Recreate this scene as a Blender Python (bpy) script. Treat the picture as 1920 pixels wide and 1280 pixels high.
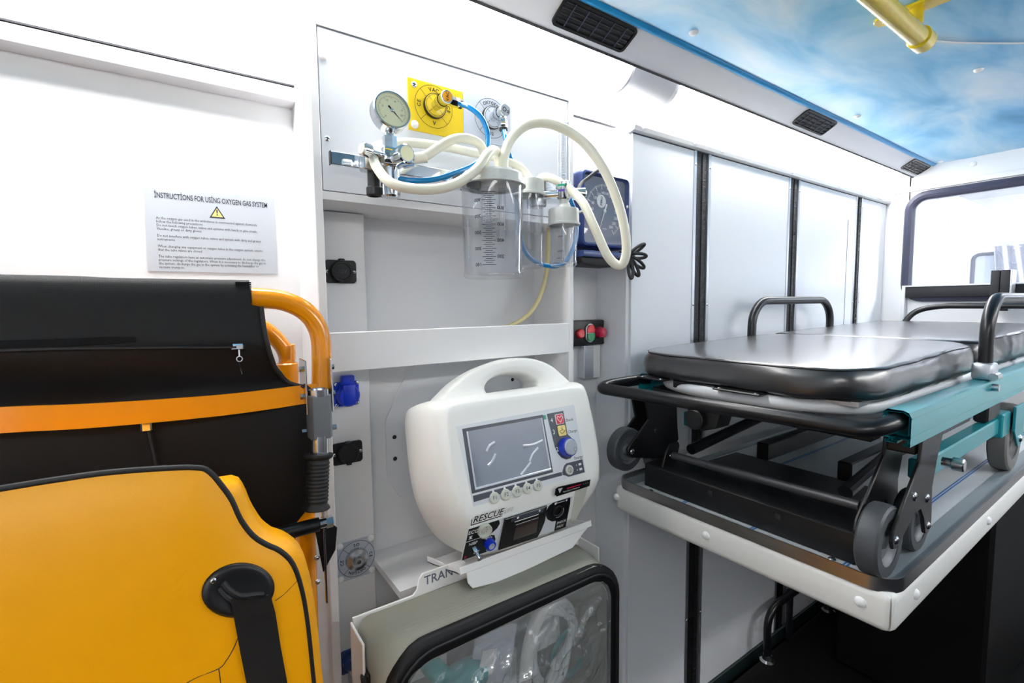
import bpy, bmesh, math, random
from mathutils import Vector, Matrix, noise

# ------------------------------------------------------------------ scene, camera, light
for o in list(bpy.data.objects):
    bpy.data.objects.remove(o, do_unlink=True)
scene = bpy.context.scene
COL = scene.collection
R = math.radians

cam_data = bpy.data.cameras.new('camera')
cam = bpy.data.objects.new('camera', cam_data)
COL.objects.link(cam)
cam_data.sensor_width = 36.0
cam_data.lens = 904.77 / 1920 * 36.0
cam_data.clip_start = 0.02
def look(yaw, pitch, roll):
    y, p, r = R(yaw), R(pitch), R(roll)
    f = Vector((math.sin(y) * math.cos(p), math.cos(y) * math.cos(p), -math.sin(p)))
    rt = Vector((math.cos(y), -math.sin(y), 0))
    d = f.cross(rt)
    r2 = rt * math.cos(r) + d * math.sin(r)
    d2 = d * math.cos(r) - rt * math.sin(r)
    m = Matrix((r2, -d2, -f)).transposed().to_4x4()
    return m
cam.matrix_world = Matrix.Translation((0, 0, 1.40)) @ look(34.736, 4.5055, 0.5565)
scene.camera = cam

world = bpy.data.worlds.new('world')
scene.world = world
world.use_nodes = True
world.node_tree.nodes['Background'].inputs[0].default_value = (0.9, 0.95, 1.0, 1)
world.node_tree.nodes['Background'].inputs[1].default_value = 0.3

LAMP_STRENGTH = 26.0
scene.view_settings.view_transform = 'Standard'
scene.view_settings.look = 'None'
scene.view_settings.exposure = 0.0
scene.view_settings.gamma = 1.0
scene.view_settings.use_curve_mapping = False
scene.cycles.transparent_max_bounces = 32

# ------------------------------------------------------------------ materials
def lin(c):
    return tuple(((x / 255) / 12.92 if x / 255 <= 0.04045 else ((x / 255 + 0.055) / 1.055) ** 2.4) for x in c) + (1,)
MATS = {}
def mat(name, rgb, rough=0.4, metal=0.0, bump=0.0, bscale=200.0, var=0.0, vscale=8.0, coat=0.0, spec=0.5, emit=0.0, stretch=None):
    m = bpy.data.materials.new(name)
    m.use_nodes = True
    nt = m.node_tree
    b = nt.nodes['Principled BSDF']
    c = lin(rgb)
    b.inputs['Base Color'].default_value = c
    b.inputs['Roughness'].default_value = rough
    b.inputs['Metallic'].default_value = metal
    b.inputs['Coat Weight'].default_value = coat
    b.inputs['Specular IOR Level'].default_value = spec
    if emit:
        b.inputs['Emission Color'].default_value = c
        b.inputs['Emission Strength'].default_value = emit
    tc = nt.nodes.new('ShaderNodeTexCoord')
    src = tc.outputs['Object']
    if stretch:
        mp = nt.nodes.new('ShaderNodeMapping')
        mp.inputs['Scale'].default_value = stretch
        nt.links.new(src, mp.inputs[0]); src = mp.outputs[0]
    if bump:
        n = nt.nodes.new('ShaderNodeTexNoise')
        n.inputs['Scale'].default_value = bscale
        n.inputs['Detail'].default_value = 3
        bp = nt.nodes.new('ShaderNodeBump')
        bp.inputs['Strength'].default_value = bump
        bp.inputs['Distance'].default_value = 0.002
        nt.links.new(src, n.inputs['Vector'])
        nt.links.new(n.outputs['Fac'], bp.inputs['Height'])
        nt.links.new(bp.outputs['Normal'], b.inputs['Normal'])
    if var:
        n = nt.nodes.new('ShaderNodeTexNoise')
        n.inputs['Scale'].default_value = vscale
        n.inputs['Detail'].default_value = 4
        mr = nt.nodes.new('ShaderNodeMapRange')
        mr.inputs[3].default_value = 1 - var
        mr.inputs[4].default_value = 1 + var * 0.3
        mx = nt.nodes.new('ShaderNodeMix')
        mx.data_type = 'RGBA'; mx.blend_type = 'MULTIPLY'
        mx.inputs[0].default_value = 1
        mx.inputs[6].default_value = c
        nt.links.new(src, n.inputs['Vector'])
        nt.links.new(n.outputs['Fac'], mr.inputs[0])
        nt.links.new(mr.outputs[0], mx.inputs[7])
        nt.links.new(mx.outputs[2], b.inputs['Base Color'])
    MATS[name] = m
    return m

def weave(name, rgb, rough=0.8, scale=900.0, strength=0.4, spec=0.3):
    m = mat(name, rgb, rough, spec=spec)
    nt = m.node_tree; b = nt.nodes['Principled BSDF']
    tc = nt.nodes['Texture Coordinate']
    w1 = nt.nodes.new('ShaderNodeTexWave'); w1.bands_direction = 'X'; w1.inputs['Scale'].default_value = scale / 6
    w2 = nt.nodes.new('ShaderNodeTexWave'); w2.bands_direction = 'Z'; w2.inputs['Scale'].default_value = scale / 6
    w1.inputs['Distortion'].default_value = 0.4; w2.inputs['Distortion'].default_value = 0.4
    ad = nt.nodes.new('ShaderNodeMath'); ad.operation = 'ADD'
    bp = nt.nodes.new('ShaderNodeBump'); bp.inputs['Strength'].default_value = strength; bp.inputs['Distance'].default_value = 0.001
    for w in (w1, w2): nt.links.new(tc.outputs['Object'], w.inputs['Vector'])
    nt.links.new(w1.outputs['Fac'], ad.inputs[0]); nt.links.new(w2.outputs['Fac'], ad.inputs[1])
    nt.links.new(ad.outputs[0], bp.inputs['Height']); nt.links.new(bp.outputs['Normal'], b.inputs['Normal'])
    return m

def clear(name, tint, gloss_rough=0.02, body=0.0, body_rgb=(235, 240, 245), ior=1.45, edge=0.55):
    """thin clear plastic or glass: see-through with a fresnel reflection, optionally a little milky"""
    m = bpy.data.materials.new(name); m.use_nodes = True
    nt = m.node_tree; nt.nodes.clear()
    out = nt.nodes.new('ShaderNodeOutputMaterial')
    tr = nt.nodes.new('ShaderNodeBsdfTransparent'); tr.inputs[0].default_value = tint + (1,)
    gl = nt.nodes.new('ShaderNodeBsdfGlossy'); gl.inputs['Roughness'].default_value = gloss_rough
    # facing-based reflectance, the same from both sides of the thin wall
    lw = nt.nodes.new('ShaderNodeLayerWeight'); lw.inputs['Blend'].default_value = 0.5
    pw = nt.nodes.new('ShaderNodeMath'); pw.operation = 'POWER'; pw.inputs[1].default_value = 3.5
    fr = nt.nodes.new('ShaderNodeMath'); fr.operation = 'MULTIPLY_ADD'
    f0 = ((ior - 1) / (ior + 1)) ** 2
    fr.inputs[1].default_value = edge; fr.inputs[2].default_value = f0
    nt.links.new(lw.outputs['Facing'], pw.inputs[0]); nt.links.new(pw.outputs[0], fr.inputs[0])
    last = tr.outputs[0]
    if body:
        df = nt.nodes.new('ShaderNodeBsdfDiffuse'); df.inputs[0].default_value = lin(body_rgb)
        mb = nt.nodes.new('ShaderNodeMixShader'); mb.inputs[0].default_value = body
        nt.links.new(last, mb.inputs[1]); nt.links.new(df.outputs[0], mb.inputs[2]); last = mb.outputs[0]
    mx = nt.nodes.new('ShaderNodeMixShader')
    nt.links.new(fr.outputs[0], mx.inputs[0]); nt.links.new(last, mx.inputs[1]); nt.links.new(gl.outputs[0], mx.inputs[2])
    nt.links.new(mx.outputs[0], out.inputs[0])
    MATS[name] = m
    return m

mat('wall', (242, 243, 245), 0.32)
mat('laminate', (242, 242, 243), 0.35)
mat('panel_grey', (230, 233, 238), 0.28)
mat('niche', (234, 235, 238), 0.45)
mat('white_plastic', (244, 244, 243), 0.3)
mat('defib_white', (242, 242, 238), 0.35, bump=0.03, bscale=900)
mat('lid_white', (222, 225, 222), 0.35)
mat('cap_white', (248, 249, 250), 0.25)
mat('fascia', (234, 235, 239), 0.35)
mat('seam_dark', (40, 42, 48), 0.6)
mat('black_plastic', (14, 15, 18), 0.42)
mat('black_satin', (15, 16, 20), 0.32)
mat('black_rubber', (18, 19, 22), 0.6, bump=0.15, bscale=300)
mat('bellows', (8, 8, 12), 0.5, bump=1.0, bscale=60, stretch=(1, 1, 5))
mat('floor', (6, 6, 8), 0.7, bump=0.1, bscale=120, spec=0.2)
mat('pit_black', (5, 5, 6), 0.7, spec=0.2)
mat('skirting', (20, 34, 36), 0.5)
mat('chrome', (225, 228, 232), 0.08, 1.0)
mat('steel', (200, 203, 208), 0.22, 1.0, bump=0.02, bscale=400)
mat('brushed', (172, 170, 170), 0.3, 1.0, var=0.15, vscale=20, stretch=(1, 1, 8))
mat('alu', (205, 208, 214), 0.35, 0.9)
mat('grey_cast', (140, 144, 148), 0.4, 0.7)
mat('teal', (20, 142, 152), 0.3, 0.0, coat=0.3)
mat('yellow_tube', (242, 150, 4), 0.22, coat=0.6)
mat('yellow_rail', (226, 196, 14), 0.25, coat=0.5)
mat('yellow_vinyl', (248, 170, 0), 0.42, bump=0.12, bscale=700, spec=0.4)
weave('black_canvas', (8, 9, 12), 0.5, 1500, 0.2, spec=0.3)
weave('belt_web', (14, 14, 16), 0.55, 2500, 0.5)
weave('bag_cloth', (158, 158, 146), 0.8, 3000, 0.5)
mat('black_vinyl', (26, 27, 31), 0.38, bump=0.03, bscale=14, spec=0.7, coat=1.0)
MATS['black_vinyl'].node_tree.nodes['Principled BSDF'].inputs['Coat Roughness'].default_value = 0.22
mat('sheet_paper', (194, 200, 208), 0.35)
mat('ink', (45, 48, 62), 0.6)
mat('ink_black', (15, 15, 18), 0.5)
mat('print_white', (240, 240, 240), 0.5)
mat('plate_yellow', (216, 186, 26), 0.3)
mat('plate_grey', (190, 197, 209), 0.3)
mat('label_orange', (248, 170, 20), 0.4)
mat('gauge_face', (244, 244, 206), 0.4)
mat('tube_cream', (246, 243, 224), 0.3, spec=0.5)
mat('tube_yellowed', (226, 214, 160), 0.35)
mat('tube_blue', (10, 124, 190), 0.2, coat=0.3)
mat('blue_trim', (18, 140, 200), 0.3)
mat('blue_case', (44, 64, 118), 0.3)
mat('blue_socket', (10, 50, 190), 0.35)
mat('blue_knob', (20, 50, 170), 0.35)
mat('dial_grey', (104, 110, 128), 0.35)
mat('roller_grey', (70, 72, 76), 0.35, 0.3)
mat('tinted', (14, 16, 20), 0.08)
mat('bench_blue', (26, 30, 40), 0.5)
mat('brightening_grey', (150, 154, 156), 0.6)
mat('screen', (128, 136, 152), 0.14, coat=0.6, var=0.2, vscale=14)
mat('film', (196, 203, 214), 0.12, coat=0.6)
mat('dark_print', (62, 68, 80), 0.4)
mat('face_grey', (222, 226, 230), 0.4)
mat('button_grey', (196, 199, 188), 0.45)
mat('knob_grey', (158, 168, 178), 0.45)
mat('red_print', (214, 32, 70), 0.4)
mat('cream_print', (238, 214, 130), 0.4)
mat('green_print', (30, 150, 120), 0.4)
mat('purple_print', (84, 60, 160), 0.4)
mat('red_button', (214, 30, 46), 0.25, coat=0.5)
mat('green_button', (10, 140, 80), 0.25, coat=0.5)
mat('red_lens', (196, 6, 60), 0.1, coat=1.0, bump=0.3, bscale=250)
mat('printer_window', (54, 38, 38), 0.12, coat=0.8, var=0.4, vscale=60, stretch=(4, 1, 0.3))
mat('wheel_rubber', (66, 70, 75), 0.5, bump=0.05, bscale=200)
mat('wheel_hub', (98, 102, 108), 0.45)
mat('castor_rubber', (108, 108, 106), 0.6, bump=0.1, bscale=200)
mat('deck_grey', (196, 201, 205), 0.35, var=0.06, vscale=30)
mat('deck_border', (128, 138, 142), 0.4)
mat('deck_line', (40, 110, 176), 0.4)
mat('cushion_white', (236, 236, 232), 0.4, bump=0.05, bscale=300)
mat('curtain', (150, 152, 164), 0.8)
mat('dark_pad', (26, 26, 32), 0.6)
mat('gasket', (56, 58, 78), 0.45)
mat('silver_frame', (224, 226, 230), 0.3)
mat('teal_plastic', (34, 150, 152), 0.4)
mat('clear_tubing', (222, 228, 230), 0.25)
mat('diffuser', (250, 252, 255), 0.5)
clear('jar_clear', (0.95, 0.957, 0.965), 0.05, 0.05, (215, 220, 226), ior=1.5, edge=0.85)
clear('glass_clear', (0.985, 0.988, 0.99), 0.02, 0.02, ior=1.3)
clear('bag_film', (0.94, 0.95, 0.955), 0.14, 0.22, (222, 227, 230), 2.8)
clear('window_glass', (0.9, 0.92, 0.95), 0.02, 0.10, (235, 238, 245), 1.6)
clear('dial_glass', (0.95, 0.96, 0.98), 0.03, 0.0, ior=1.5)

def make_film_bump():
    m = MATS['bag_film']; nt = m.node_tree
    tc = nt.nodes.new('ShaderNodeTexCoord')
    n = nt.nodes.new('ShaderNodeTexNoise'); n.inputs['Scale'].default_value = 22; n.inputs['Detail'].default_value = 2; n.inputs['Distortion'].default_value = 1.2
    bp = nt.nodes.new('ShaderNodeBump'); bp.inputs['Strength'].default_value = 0.8; bp.inputs['Distance'].default_value = 0.008
    nt.links.new(tc.outputs['Object'], n.inputs['Vector']); nt.links.new(n.outputs['Fac'], bp.inputs['Height'])
    for nd in nt.nodes:
        if nd.type in ('BSDF_GLOSSY', 'LAYER_WEIGHT', 'BSDF_DIFFUSE'):
            nt.links.new(bp.outputs['Normal'], nd.inputs['Normal'])
make_film_bump()

def make_emit(name, rgb, strength):
    m = bpy.data.materials.new(name); m.use_nodes = True
    nt = m.node_tree; nt.nodes.clear()
    out = nt.nodes.new('ShaderNodeOutputMaterial'); e = nt.nodes.new('ShaderNodeEmission')
    e.inputs[0].default_value = rgb + (1,); e.inputs[1].default_value = strength
    nt.links.new(e.outputs[0], out.inputs[0]); MATS[name] = m
make_emit('lamp_glow', (1.0, 0.985, 0.965), LAMP_STRENGTH)
make_emit('cab_fill_glow', (0.97, 0.98, 1.0), LAMP_STRENGTH * 14)

def make_sky_print():
    """ceiling panel printed with a blue sky and drifting white clouds"""
    m = bpy.data.materials.new('sky_print'); m.use_nodes = True
    nt = m.node_tree; b = nt.nodes['Principled BSDF']; b.inputs['Roughness'].default_value = 0.35
    tc = nt.nodes.new('ShaderNodeTexCoord')
    mp = nt.nodes.new('ShaderNodeMapping'); mp.inputs['Rotation'].default_value = (0, 0, R(28)); mp.inputs['Scale'].default_value = (0.9, 2.4, 1)
    nt.links.new(tc.outputs['Object'], mp.inputs[0])
    n = nt.nodes.new('ShaderNodeTexNoise'); n.inputs['Scale'].default_value = 2.3; n.inputs['Detail'].default_value = 5; n.inputs['Roughness'].default_value = 0.5; n.inputs['Distortion'].default_value = 0.6
    nt.links.new(mp.outputs[0], n.inputs['Vector'])
    cr = nt.nodes.new('ShaderNodeValToRGB')
    el = cr.color_ramp.elements
    el[0].position = 0.26; el[0].color = lin((20, 130, 186))
    el[1].position = 0.80; el[1].color = lin((238, 246, 252))
    for p, c in ((0.40, (92, 178, 226)), (0.52, (154, 210, 242)), (0.66, (206, 232, 249))):
        e = el.new(p); e.color = lin(c)
    nt.links.new(n.outputs['Fac'], cr.inputs[0]); nt.links.new(cr.outputs[0], b.inputs['Base Color'])
    MATS['sky_print'] = m
make_sky_print()

# ------------------------------------------------------------------ geometry helpers
XF = [Matrix.Identity(4)]
ORIG = {}
class xf:
    def __init__(self, m): self.m = m
    def __enter__(self): XF.append(XF[-1] @ self.m)
    def __exit__(self, *a): XF.pop()

def tag(o, label=None, cat=None, group=None, kind=None):
    if label: o['label'] = label
    if cat: o['category'] = cat
    if group: o['group'] = group
    if kind: o['kind'] = kind
    return o

def thing(name, label, cat, loc, group=None, kind=None):
    o = bpy.data.objects.new(name, None)
    o.empty_display_size = 0.05
    COL.objects.link(o)
    w = XF[-1] @ Vector(loc)
    o.location = w
    ORIG[o] = w.copy()
    return tag(o, label, cat, group, kind)

def catmull(pts, sub=6, closed=False):
    P = [Vector(p) for p in pts]
    n = len(P); out = []
    rng = range(n if closed else n - 1)
    for i in rng:
        if closed:
            a, b, c, d = P[(i - 1) % n], P[i], P[(i + 1) % n], P[(i + 2) % n]
        else:
            a = P[i - 1] if i else P[0] * 2 - P[1]
            b, c = P[i], P[i + 1]
            d = P[i + 2] if i + 2 < n else P[-1] * 2 - P[-2]
        for k in range(sub):
            t = k / sub
            out.append(0.5 * ((2 * b) + (c - a) * t + (2 * a - 5 * b + 4 * c - d) * t * t + (3 * b - a - 3 * c + d) * t ** 3))
    if not closed: out.append(P[-1])
    return out

def fillet(pts, rad, n=6):
    """polyline with rounded corners"""
    P = [Vector(p) for p in pts]; out = [P[0]]
    for i in range(1, len(P) - 1):
        a, b, c = P[i - 1], P[i], P[i + 1]
        d1 = (a - b); d2 = (c - b)
        l = min(rad, d1.length * 0.49, d2.length * 0.49)
        p, q = b + d1.normalized() * l, b + d2.normalized() * l
        for k in range(n + 1):
            t = k / n
            out.append(p * (1 - t) ** 2 + b * 2 * t * (1 - t) + q * t * t)
    out.append(P[-1])
    return out

def rrect(w, h, r, n=5, cx=0, cy=0):
    out = []
    for sx, sy, a0 in ((1, 1, 0), (-1, 1, 90), (-1, -1, 180), (1, -1, 270)):
        for k in range(n + 1):
            a = R(a0 + 90 * k / n)
            out.append((cx + sx * (w / 2 - r) + r * math.cos(a), cy + sy * (h / 2 - r) + r * math.sin(a)))
    return out

def ellipse(a, b, n=28, cx=0, cy=0):
    return [(cx + a * math.cos(2 * math.pi * k / n), cy + b * math.sin(2 * math.pi * k / n)) for k in range(n)]

def basis(axis):
    w = Vector(axis).normalized()
    t = Vector((0, 0, 1)) if abs(w.z) < 0.9 else Vector((1, 0, 0))
    u = t.cross(w).normalized(); v = w.cross(u)
    return u, v, w

class G:
    def __init__(self): self.v = []; self.f = []
    def raw(self, vs, fs):
        k = len(self.v)
        self.v += [Vector(p) for p in vs]
        self.f += [tuple(i + k for i in f) for f in fs]
        return self
    def bm(self, bm):
        bm.verts.index_update()
        self.raw([v.co.copy() for v in bm.verts], [[v.index for v in f.verts] for f in bm.faces]); bm.free()
        return self
    def box(self, x0, x1, y0, y1, z0, z1, b=0, seg=2):
        bm = bmesh.new(); bmesh.ops.create_cube(bm, size=1)
        for v in bm.verts:
            v.co = Vector(((x0 + x1) / 2 + v.co.x * (x1 - x0), (y0 + y1) / 2 + v.co.y * (y1 - y0), (z0 + z1) / 2 + v.co.z * (z1 - z0)))
        if b: bmesh.ops.bevel(bm, geom=list(bm.edges), offset=b, segments=seg, profile=0.5, affect='EDGES')
        return self.bm(bm)
    def cyl(self, p0, p1, r, r1=None, n=20, b=0):
        p0, p1 = Vector(p0), Vector(p1); L = (p1 - p0).length
        r1 = r if r1 is None else r1
        if b: prof = [(0, 0), (r - b, 0), (r, b), (r1, L - b), (r1 - b, L), (0, L)]
        else: prof = [(0, 0), (r, 0), (r1, L), (0, L)]
        return self.lathe(prof, p0, p1 - p0, n)
    def lathe(self, prof, o, axis, n=24, closed=False, a0=0.0):
        u, v, w = basis(axis); o = Vector(o)
        vs = []; fs = []; rings = []
        for r, h in prof:
            if r < 1e-6:
                rings.append([len(vs)]); vs.append(o + w * h)
            else:
                rings.append(list(range(len(vs), len(vs) + n)))
                for k in range(n):
                    a = a0 + 2 * math.pi * k / n
                    vs.append(o + w * h + (u * math.cos(a) + v * math.sin(a)) * r)
        pairs = list(zip(rings, rings[1:]))
        if closed: pairs.append((rings[-1], rings[0]))
        for A, B in pairs:
            for k in range(n):
                a, b2 = A[k % len(A)], A[(k + 1) % len(A)]
                c, d = B[(k + 1) % len(B)], B[k % len(B)]
                f = []
                for i in (a, b2, c, d):
                    if i not in f: f.append(i)
                if len(f) > 2: fs.append(f)
        return self.raw(vs, fs)
    def tube(self, pts, r, n=10, sub=6, smooth=True, closed=False, flat=1.0, upv=None):
        P = catmull(pts, sub, closed) if smooth else [Vector(p) for p in pts]
        m = len(P); vs = []; fs = []
        T = []
        for i in range(m):
            if closed: t = P[(i + 1) % m] - P[i - 1]
            else: t = P[min(i + 1, m - 1)] - P[max(i - 1, 0)]
            T.append(t.normalized())
        u = Vector(upv) if upv else (Vector((0, 0, 1)) if abs(T[0].z) < 0.9 else Vector((1, 0, 0)))
        for i in range(m):
            u = (u - T[i] * u.dot(T[i])).normalized(); w = T[i].cross(u)
            rr = r[min(int(i * len(r) / m), len(r) - 1)] if isinstance(r, (list, tuple)) else r
            for k in range(n):
                a = 2 * math.pi * k / n
                vs.append(P[i] + u * math.cos(a) * rr + w * math.sin(a) * rr * flat)
        for i in range(m if closed else m - 1):
            j = (i + 1) % m
            for k in range(n):
                fs.append((i * n + k, i * n + (k + 1) % n, j * n + (k + 1) % n, j * n + k))
        if not closed:
            fs.append(tuple(range(n))[::-1]); fs.append(tuple(range((m - 1) * n, m * n)))
        return self.raw(vs, fs)
    def sweep(self, pts, prof, up):
        """closed 2-d profile (a along side, b along up) swept along a polyline"""
        P = [Vector(p) for p in pts]; up = Vector(up); m = len(P); n = len(prof); vs = []; fs = []
        for i in range(m):
            t = (P[min(i + 1, m - 1)] - P[max(i - 1, 0)]).normalized(); s = t.cross(up).normalized()
            for a, b in prof: vs.append(P[i] + s * a + up * b)
        for i in range(m - 1):
            for k in range(n):
                fs.append((i * n + k, i * n + (k + 1) % n, (i + 1) * n + (k + 1) % n, (i + 1) * n + k))
        fs.append(tuple(range(n))[::-1]); fs.append(tuple(range((m - 1) * n, m * n)))
        return self.raw(vs, fs)
    def prism(self, poly, o, u, v, d, b=0, seg=2):
        """polygon in plane (o,u,v) extruded by d along u x v"""
        o, u, v = Vector(o), Vector(u), Vector(v); w = u.cross(v).normalized()
        bm = bmesh.new()
        vs = [bm.verts.new(o + u * x + v * y) for x, y in poly]
        f = bm.faces.new(vs)
        ex = bmesh.ops.extrude_face_region(bm, geom=[f])
        nv = [e for e in ex['geom'] if isinstance(e, bmesh.types.BMVert)]
        bmesh.ops.translate(bm, vec=w * d, verts=nv)
        bmesh.ops.recalc_face_normals(bm, faces=list(bm.faces))
        if b:
            nvs = set(nv)
            ed = [e for e in bm.edges if (e.verts[0] in nvs) == (e.verts[1] in nvs)]
            bmesh.ops.bevel(bm, geom=ed, offset=b, segments=seg, profile=0.5, affect='EDGES', clamp_overlap=True)
        return self.bm(bm)
    def dome(self, p, nrm, r, h, n=14):
        prof = [(r, 0)] + [(r * math.cos(a), h * math.sin(a)) for a in (0.4, 0.8, 1.2)] + [(0, h)]
        return self.lathe(prof, p, nrm, n)
    def grid(self, fn, nu, nv, closed_u=False):
        vs = []; fs = []
        cu = nu if closed_u else nu + 1
        for j in range(nv + 1):
            for i in range(cu): vs.append(fn(i / nu, j / nv))
        for j in range(nv):
            for i in range(nu):
                a = j * cu + i; b = j * cu + (i + 1) % cu
                fs.append((a, b, b + cu, a + cu))
        return self.raw(vs, fs)
    def text(self, body, size, m, ext=0.0003, align='LEFT', bold=0.0, sx=1.0, shear=0.0, wrap=None, res=2, mirror=False, space=1.0):
        c = bpy.data.curves.new('t', 'FONT')
        c.body = body; c.size = size; c.align_x = align; c.align_y = 'CENTER'
        c.resolution_u = res; c.offset = bold * size; c.shear = shear; c.space_line = space
        o = bpy.data.objects.new('t', c); COL.objects.link(o)
        dg = bpy.context.evaluated_depsgraph_get()
        me = bpy.data.meshes.new_from_object(o.evaluated_get(dg))
        vs = []
        for v in me.vertices:
            x, y = v.co.x * sx * (-1 if mirror else 1), v.co.y
            p = Vector((x, y, ext))
            vs.append(wrap(p) if wrap else m @ p)
        self.raw(vs, [tuple(p.vertices) for p in me.polygons])
        bpy.data.objects.remove(o, do_unlink=True); bpy.data.curves.remove(c); bpy.data.meshes.remove(me)
        return self
    def build(self, name, material, parent=None, angle=35, **kw):
        m = XF[-1]
        W = [m @ p for p in self.v]
        lo = Vector((min(p.x for p in W), min(p.y for p in W), min(p.z for p in W)))
        hi = Vector((max(p.x for p in W), max(p.y for p in W), max(p.z for p in W)))
        c = Vector(((lo.x + hi.x) / 2, (lo.y + hi.y) / 2, lo.z))
        if kw.get('zero'): c = Vector((0, 0, 0))
        me = bpy.data.meshes.new(name)
        me.from_pydata([p - c for p in W], [], self.f)
        me.validate(); me.update()
        bm = bmesh.new(); bm.from_mesh(me); bmesh.ops.recalc_face_normals(bm, faces=list(bm.faces)); bm.to_mesh(me); bm.free()
        for p in me.polygons: p.use_smooth = True
        me.set_sharp_from_angle(angle=R(angle))
        me.materials.append(MATS[material])
        o = bpy.data.objects.new(name, me); COL.objects.link(o)
        if parent is not None:
            o.parent = parent; o.location = c - ORIG[parent]
        else: o.location = c
        ORIG[o] = c
        if kw.get('label'): o['label'] = kw['label']
        return o

def place(o, u, v, w=None):
    """matrix with columns u, v, u x v and origin o"""
    u, v = Vector(u).normalized(), Vector(v).normalized(); w = u.cross(v)
    m = Matrix((u, v, w)).transposed().to_4x4(); m.translation = Vector(o)
    return m
FRONT = lambda x, y, z: place((x, y, z), (1, 0, 0), (0, 0, 1))      # faces the room (towards -Y)

def copy_tree(o, off, parent=None):
    c = o.copy(); COL.objects.link(c)
    if parent is None: c.location = o.location + Vector(off); ORIG[c] = ORIG[o] + Vector(off)
    else: c.parent = parent; ORIG[c] = ORIG[o] + Vector(off)
    for ch in list(o.children): copy_tree(ch, off, c)
    return c

def screw(parent, p, nrm, r=0.005, m='chrome', name='screw'):
    g = G(); g.dome(p, nrm, r, r * 0.45, 12)
    s = g.build(name, m, parent)
    u, v, w = basis(nrm); p = Vector(p) + w * (r * 0.44)
    g2 = G()
    for a, b in ((u, v), (v, u)):
        q = [p + a * r * 0.55 + b * r * 0.12, p + a * r * 0.55 - b * r * 0.12, p - a * r * 0.55 - b * r * 0.12, p - a * r * 0.55 + b * r * 0.12]
        g2.raw([x + w * 0.0002 for x in q], [(0, 1, 2, 3)])
    g2.build('slot', 'seam_dark', s)
    return s

def cap(parent, p, nrm, r=0.008, h=0.005):
    return G().dome(p, nrm, r, h).build('screw_cap', 'cap_white', parent)

# ------------------------------------------------------------------ the vehicle body
W, YF = 1.05, 0.90          # side wall plane, front of the equipment cabinet
X0, X1 = -1.5, 2.88         # rear and front bulkhead
ZC = 2.0145
def struct(g, name, m, parent=None, **kw):
    o = g.build(name, m, parent, **kw)
    if parent is None: o['kind'] = 'structure'
    return o
struct(G().box(X0, 4.4, -W - .05, W + .05, -.05, 0), 'floor', 'floor')
struct(G().box(X0, X1, W, W + .05, 0, 2.10), 'wall_far', 'wall')
struct(G().box(X0, X1, -W - .05, -W, 0, 2.10), 'wall_near', 'wall')
struct(G().box(X0 - .05, X0, -W - .05, W + .05, 0, 2.10), 'wall_rear', 'wall')
ceiling = struct(G().box(X0, X1, -.752, .752, ZC, ZC + .02), 'ceiling', 'sky_print')
for x, y in ((1.0056, .7099), (1.8062, .3904), (1.9069, .7093), (2.845, .722), (.25, .40), (.6, -.3), (1.2, -.3)):
    cap(ceiling, (x, y, ZC), (0, 0, -1), .011, .007)
# roof above the lamp troughs
struct(G().box(X0, X1, .74, W + .05, ZC + .085, ZC + .105), 'ceiling_trough_far', 'wall')
struct(G().box(X0, X1, -W - .05, -.74, ZC + .085, ZC + .105), 'ceiling_trough_near', 'wall')
n = 1
for sgn in (1, -1):
    side = lambda P: [(sgn * y, z) for y, z in P]
    def along(g, poly, x0, x1):
        return g.prism(side(poly), (x0, 0, 0), (0, 1, 0), (0, 0, 1), x1 - x0)
    cove = struct(along(G(), [(.752, ZC), (.826, 1.974), (.832, 1.972), (.838, 1.978), (.836, ZC + .08), (.757, ZC + .08), (.757, ZC + .01)], X0, X1), 'trim_%d' % n, 'fascia')
    # blue strip between ceiling and cove
    struct(along(G(), [(.746, ZC - .001), (.752, ZC - .0065), (.759, ZC - .0075), (.76, ZC - .001)], X0, X1), 'trim_%d' % (n + 1), 'blue_trim')
    # dark line along the trough
    struct(along(G(), [(.8255, 1.9735), (.8305, 1.9705), (.8325, 1.9715), (.828, 1.9755)], X0, X1), 'seam', 'seam_dark', cove)
    # curved fascia below the lamp
    struct(along(G(), [(.988, ZC + .08), (.990, 2.0), (.998, 1.972), (1.015, 1.945), (1.040, 1.927), (W, 1.924), (W, ZC + .08)], X0, X1), 'trim_%d' % (n + 2), 'wall')
    n += 3
# valance above the chair, with its dark seam line on top
val = struct(G().prism([(1.030, 1.8165), (1.020, 1.8135), (1.014, 1.805), (1.013, 1.796), (1.016, 1.787), (1.024, 1.784), (W, 1.784), (W, 1.8165)], (X0, 0, 0), (0, 1, 0), (0, 0, 1), .2075 - X0), 'trim_7', 'fascia')
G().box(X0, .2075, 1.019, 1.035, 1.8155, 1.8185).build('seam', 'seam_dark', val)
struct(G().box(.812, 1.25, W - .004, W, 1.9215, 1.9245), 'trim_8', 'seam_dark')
struct(G().box(1.037, X1, .918, .93, 0, .064, .003), 'baseboard_far', 'skirting')

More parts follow.
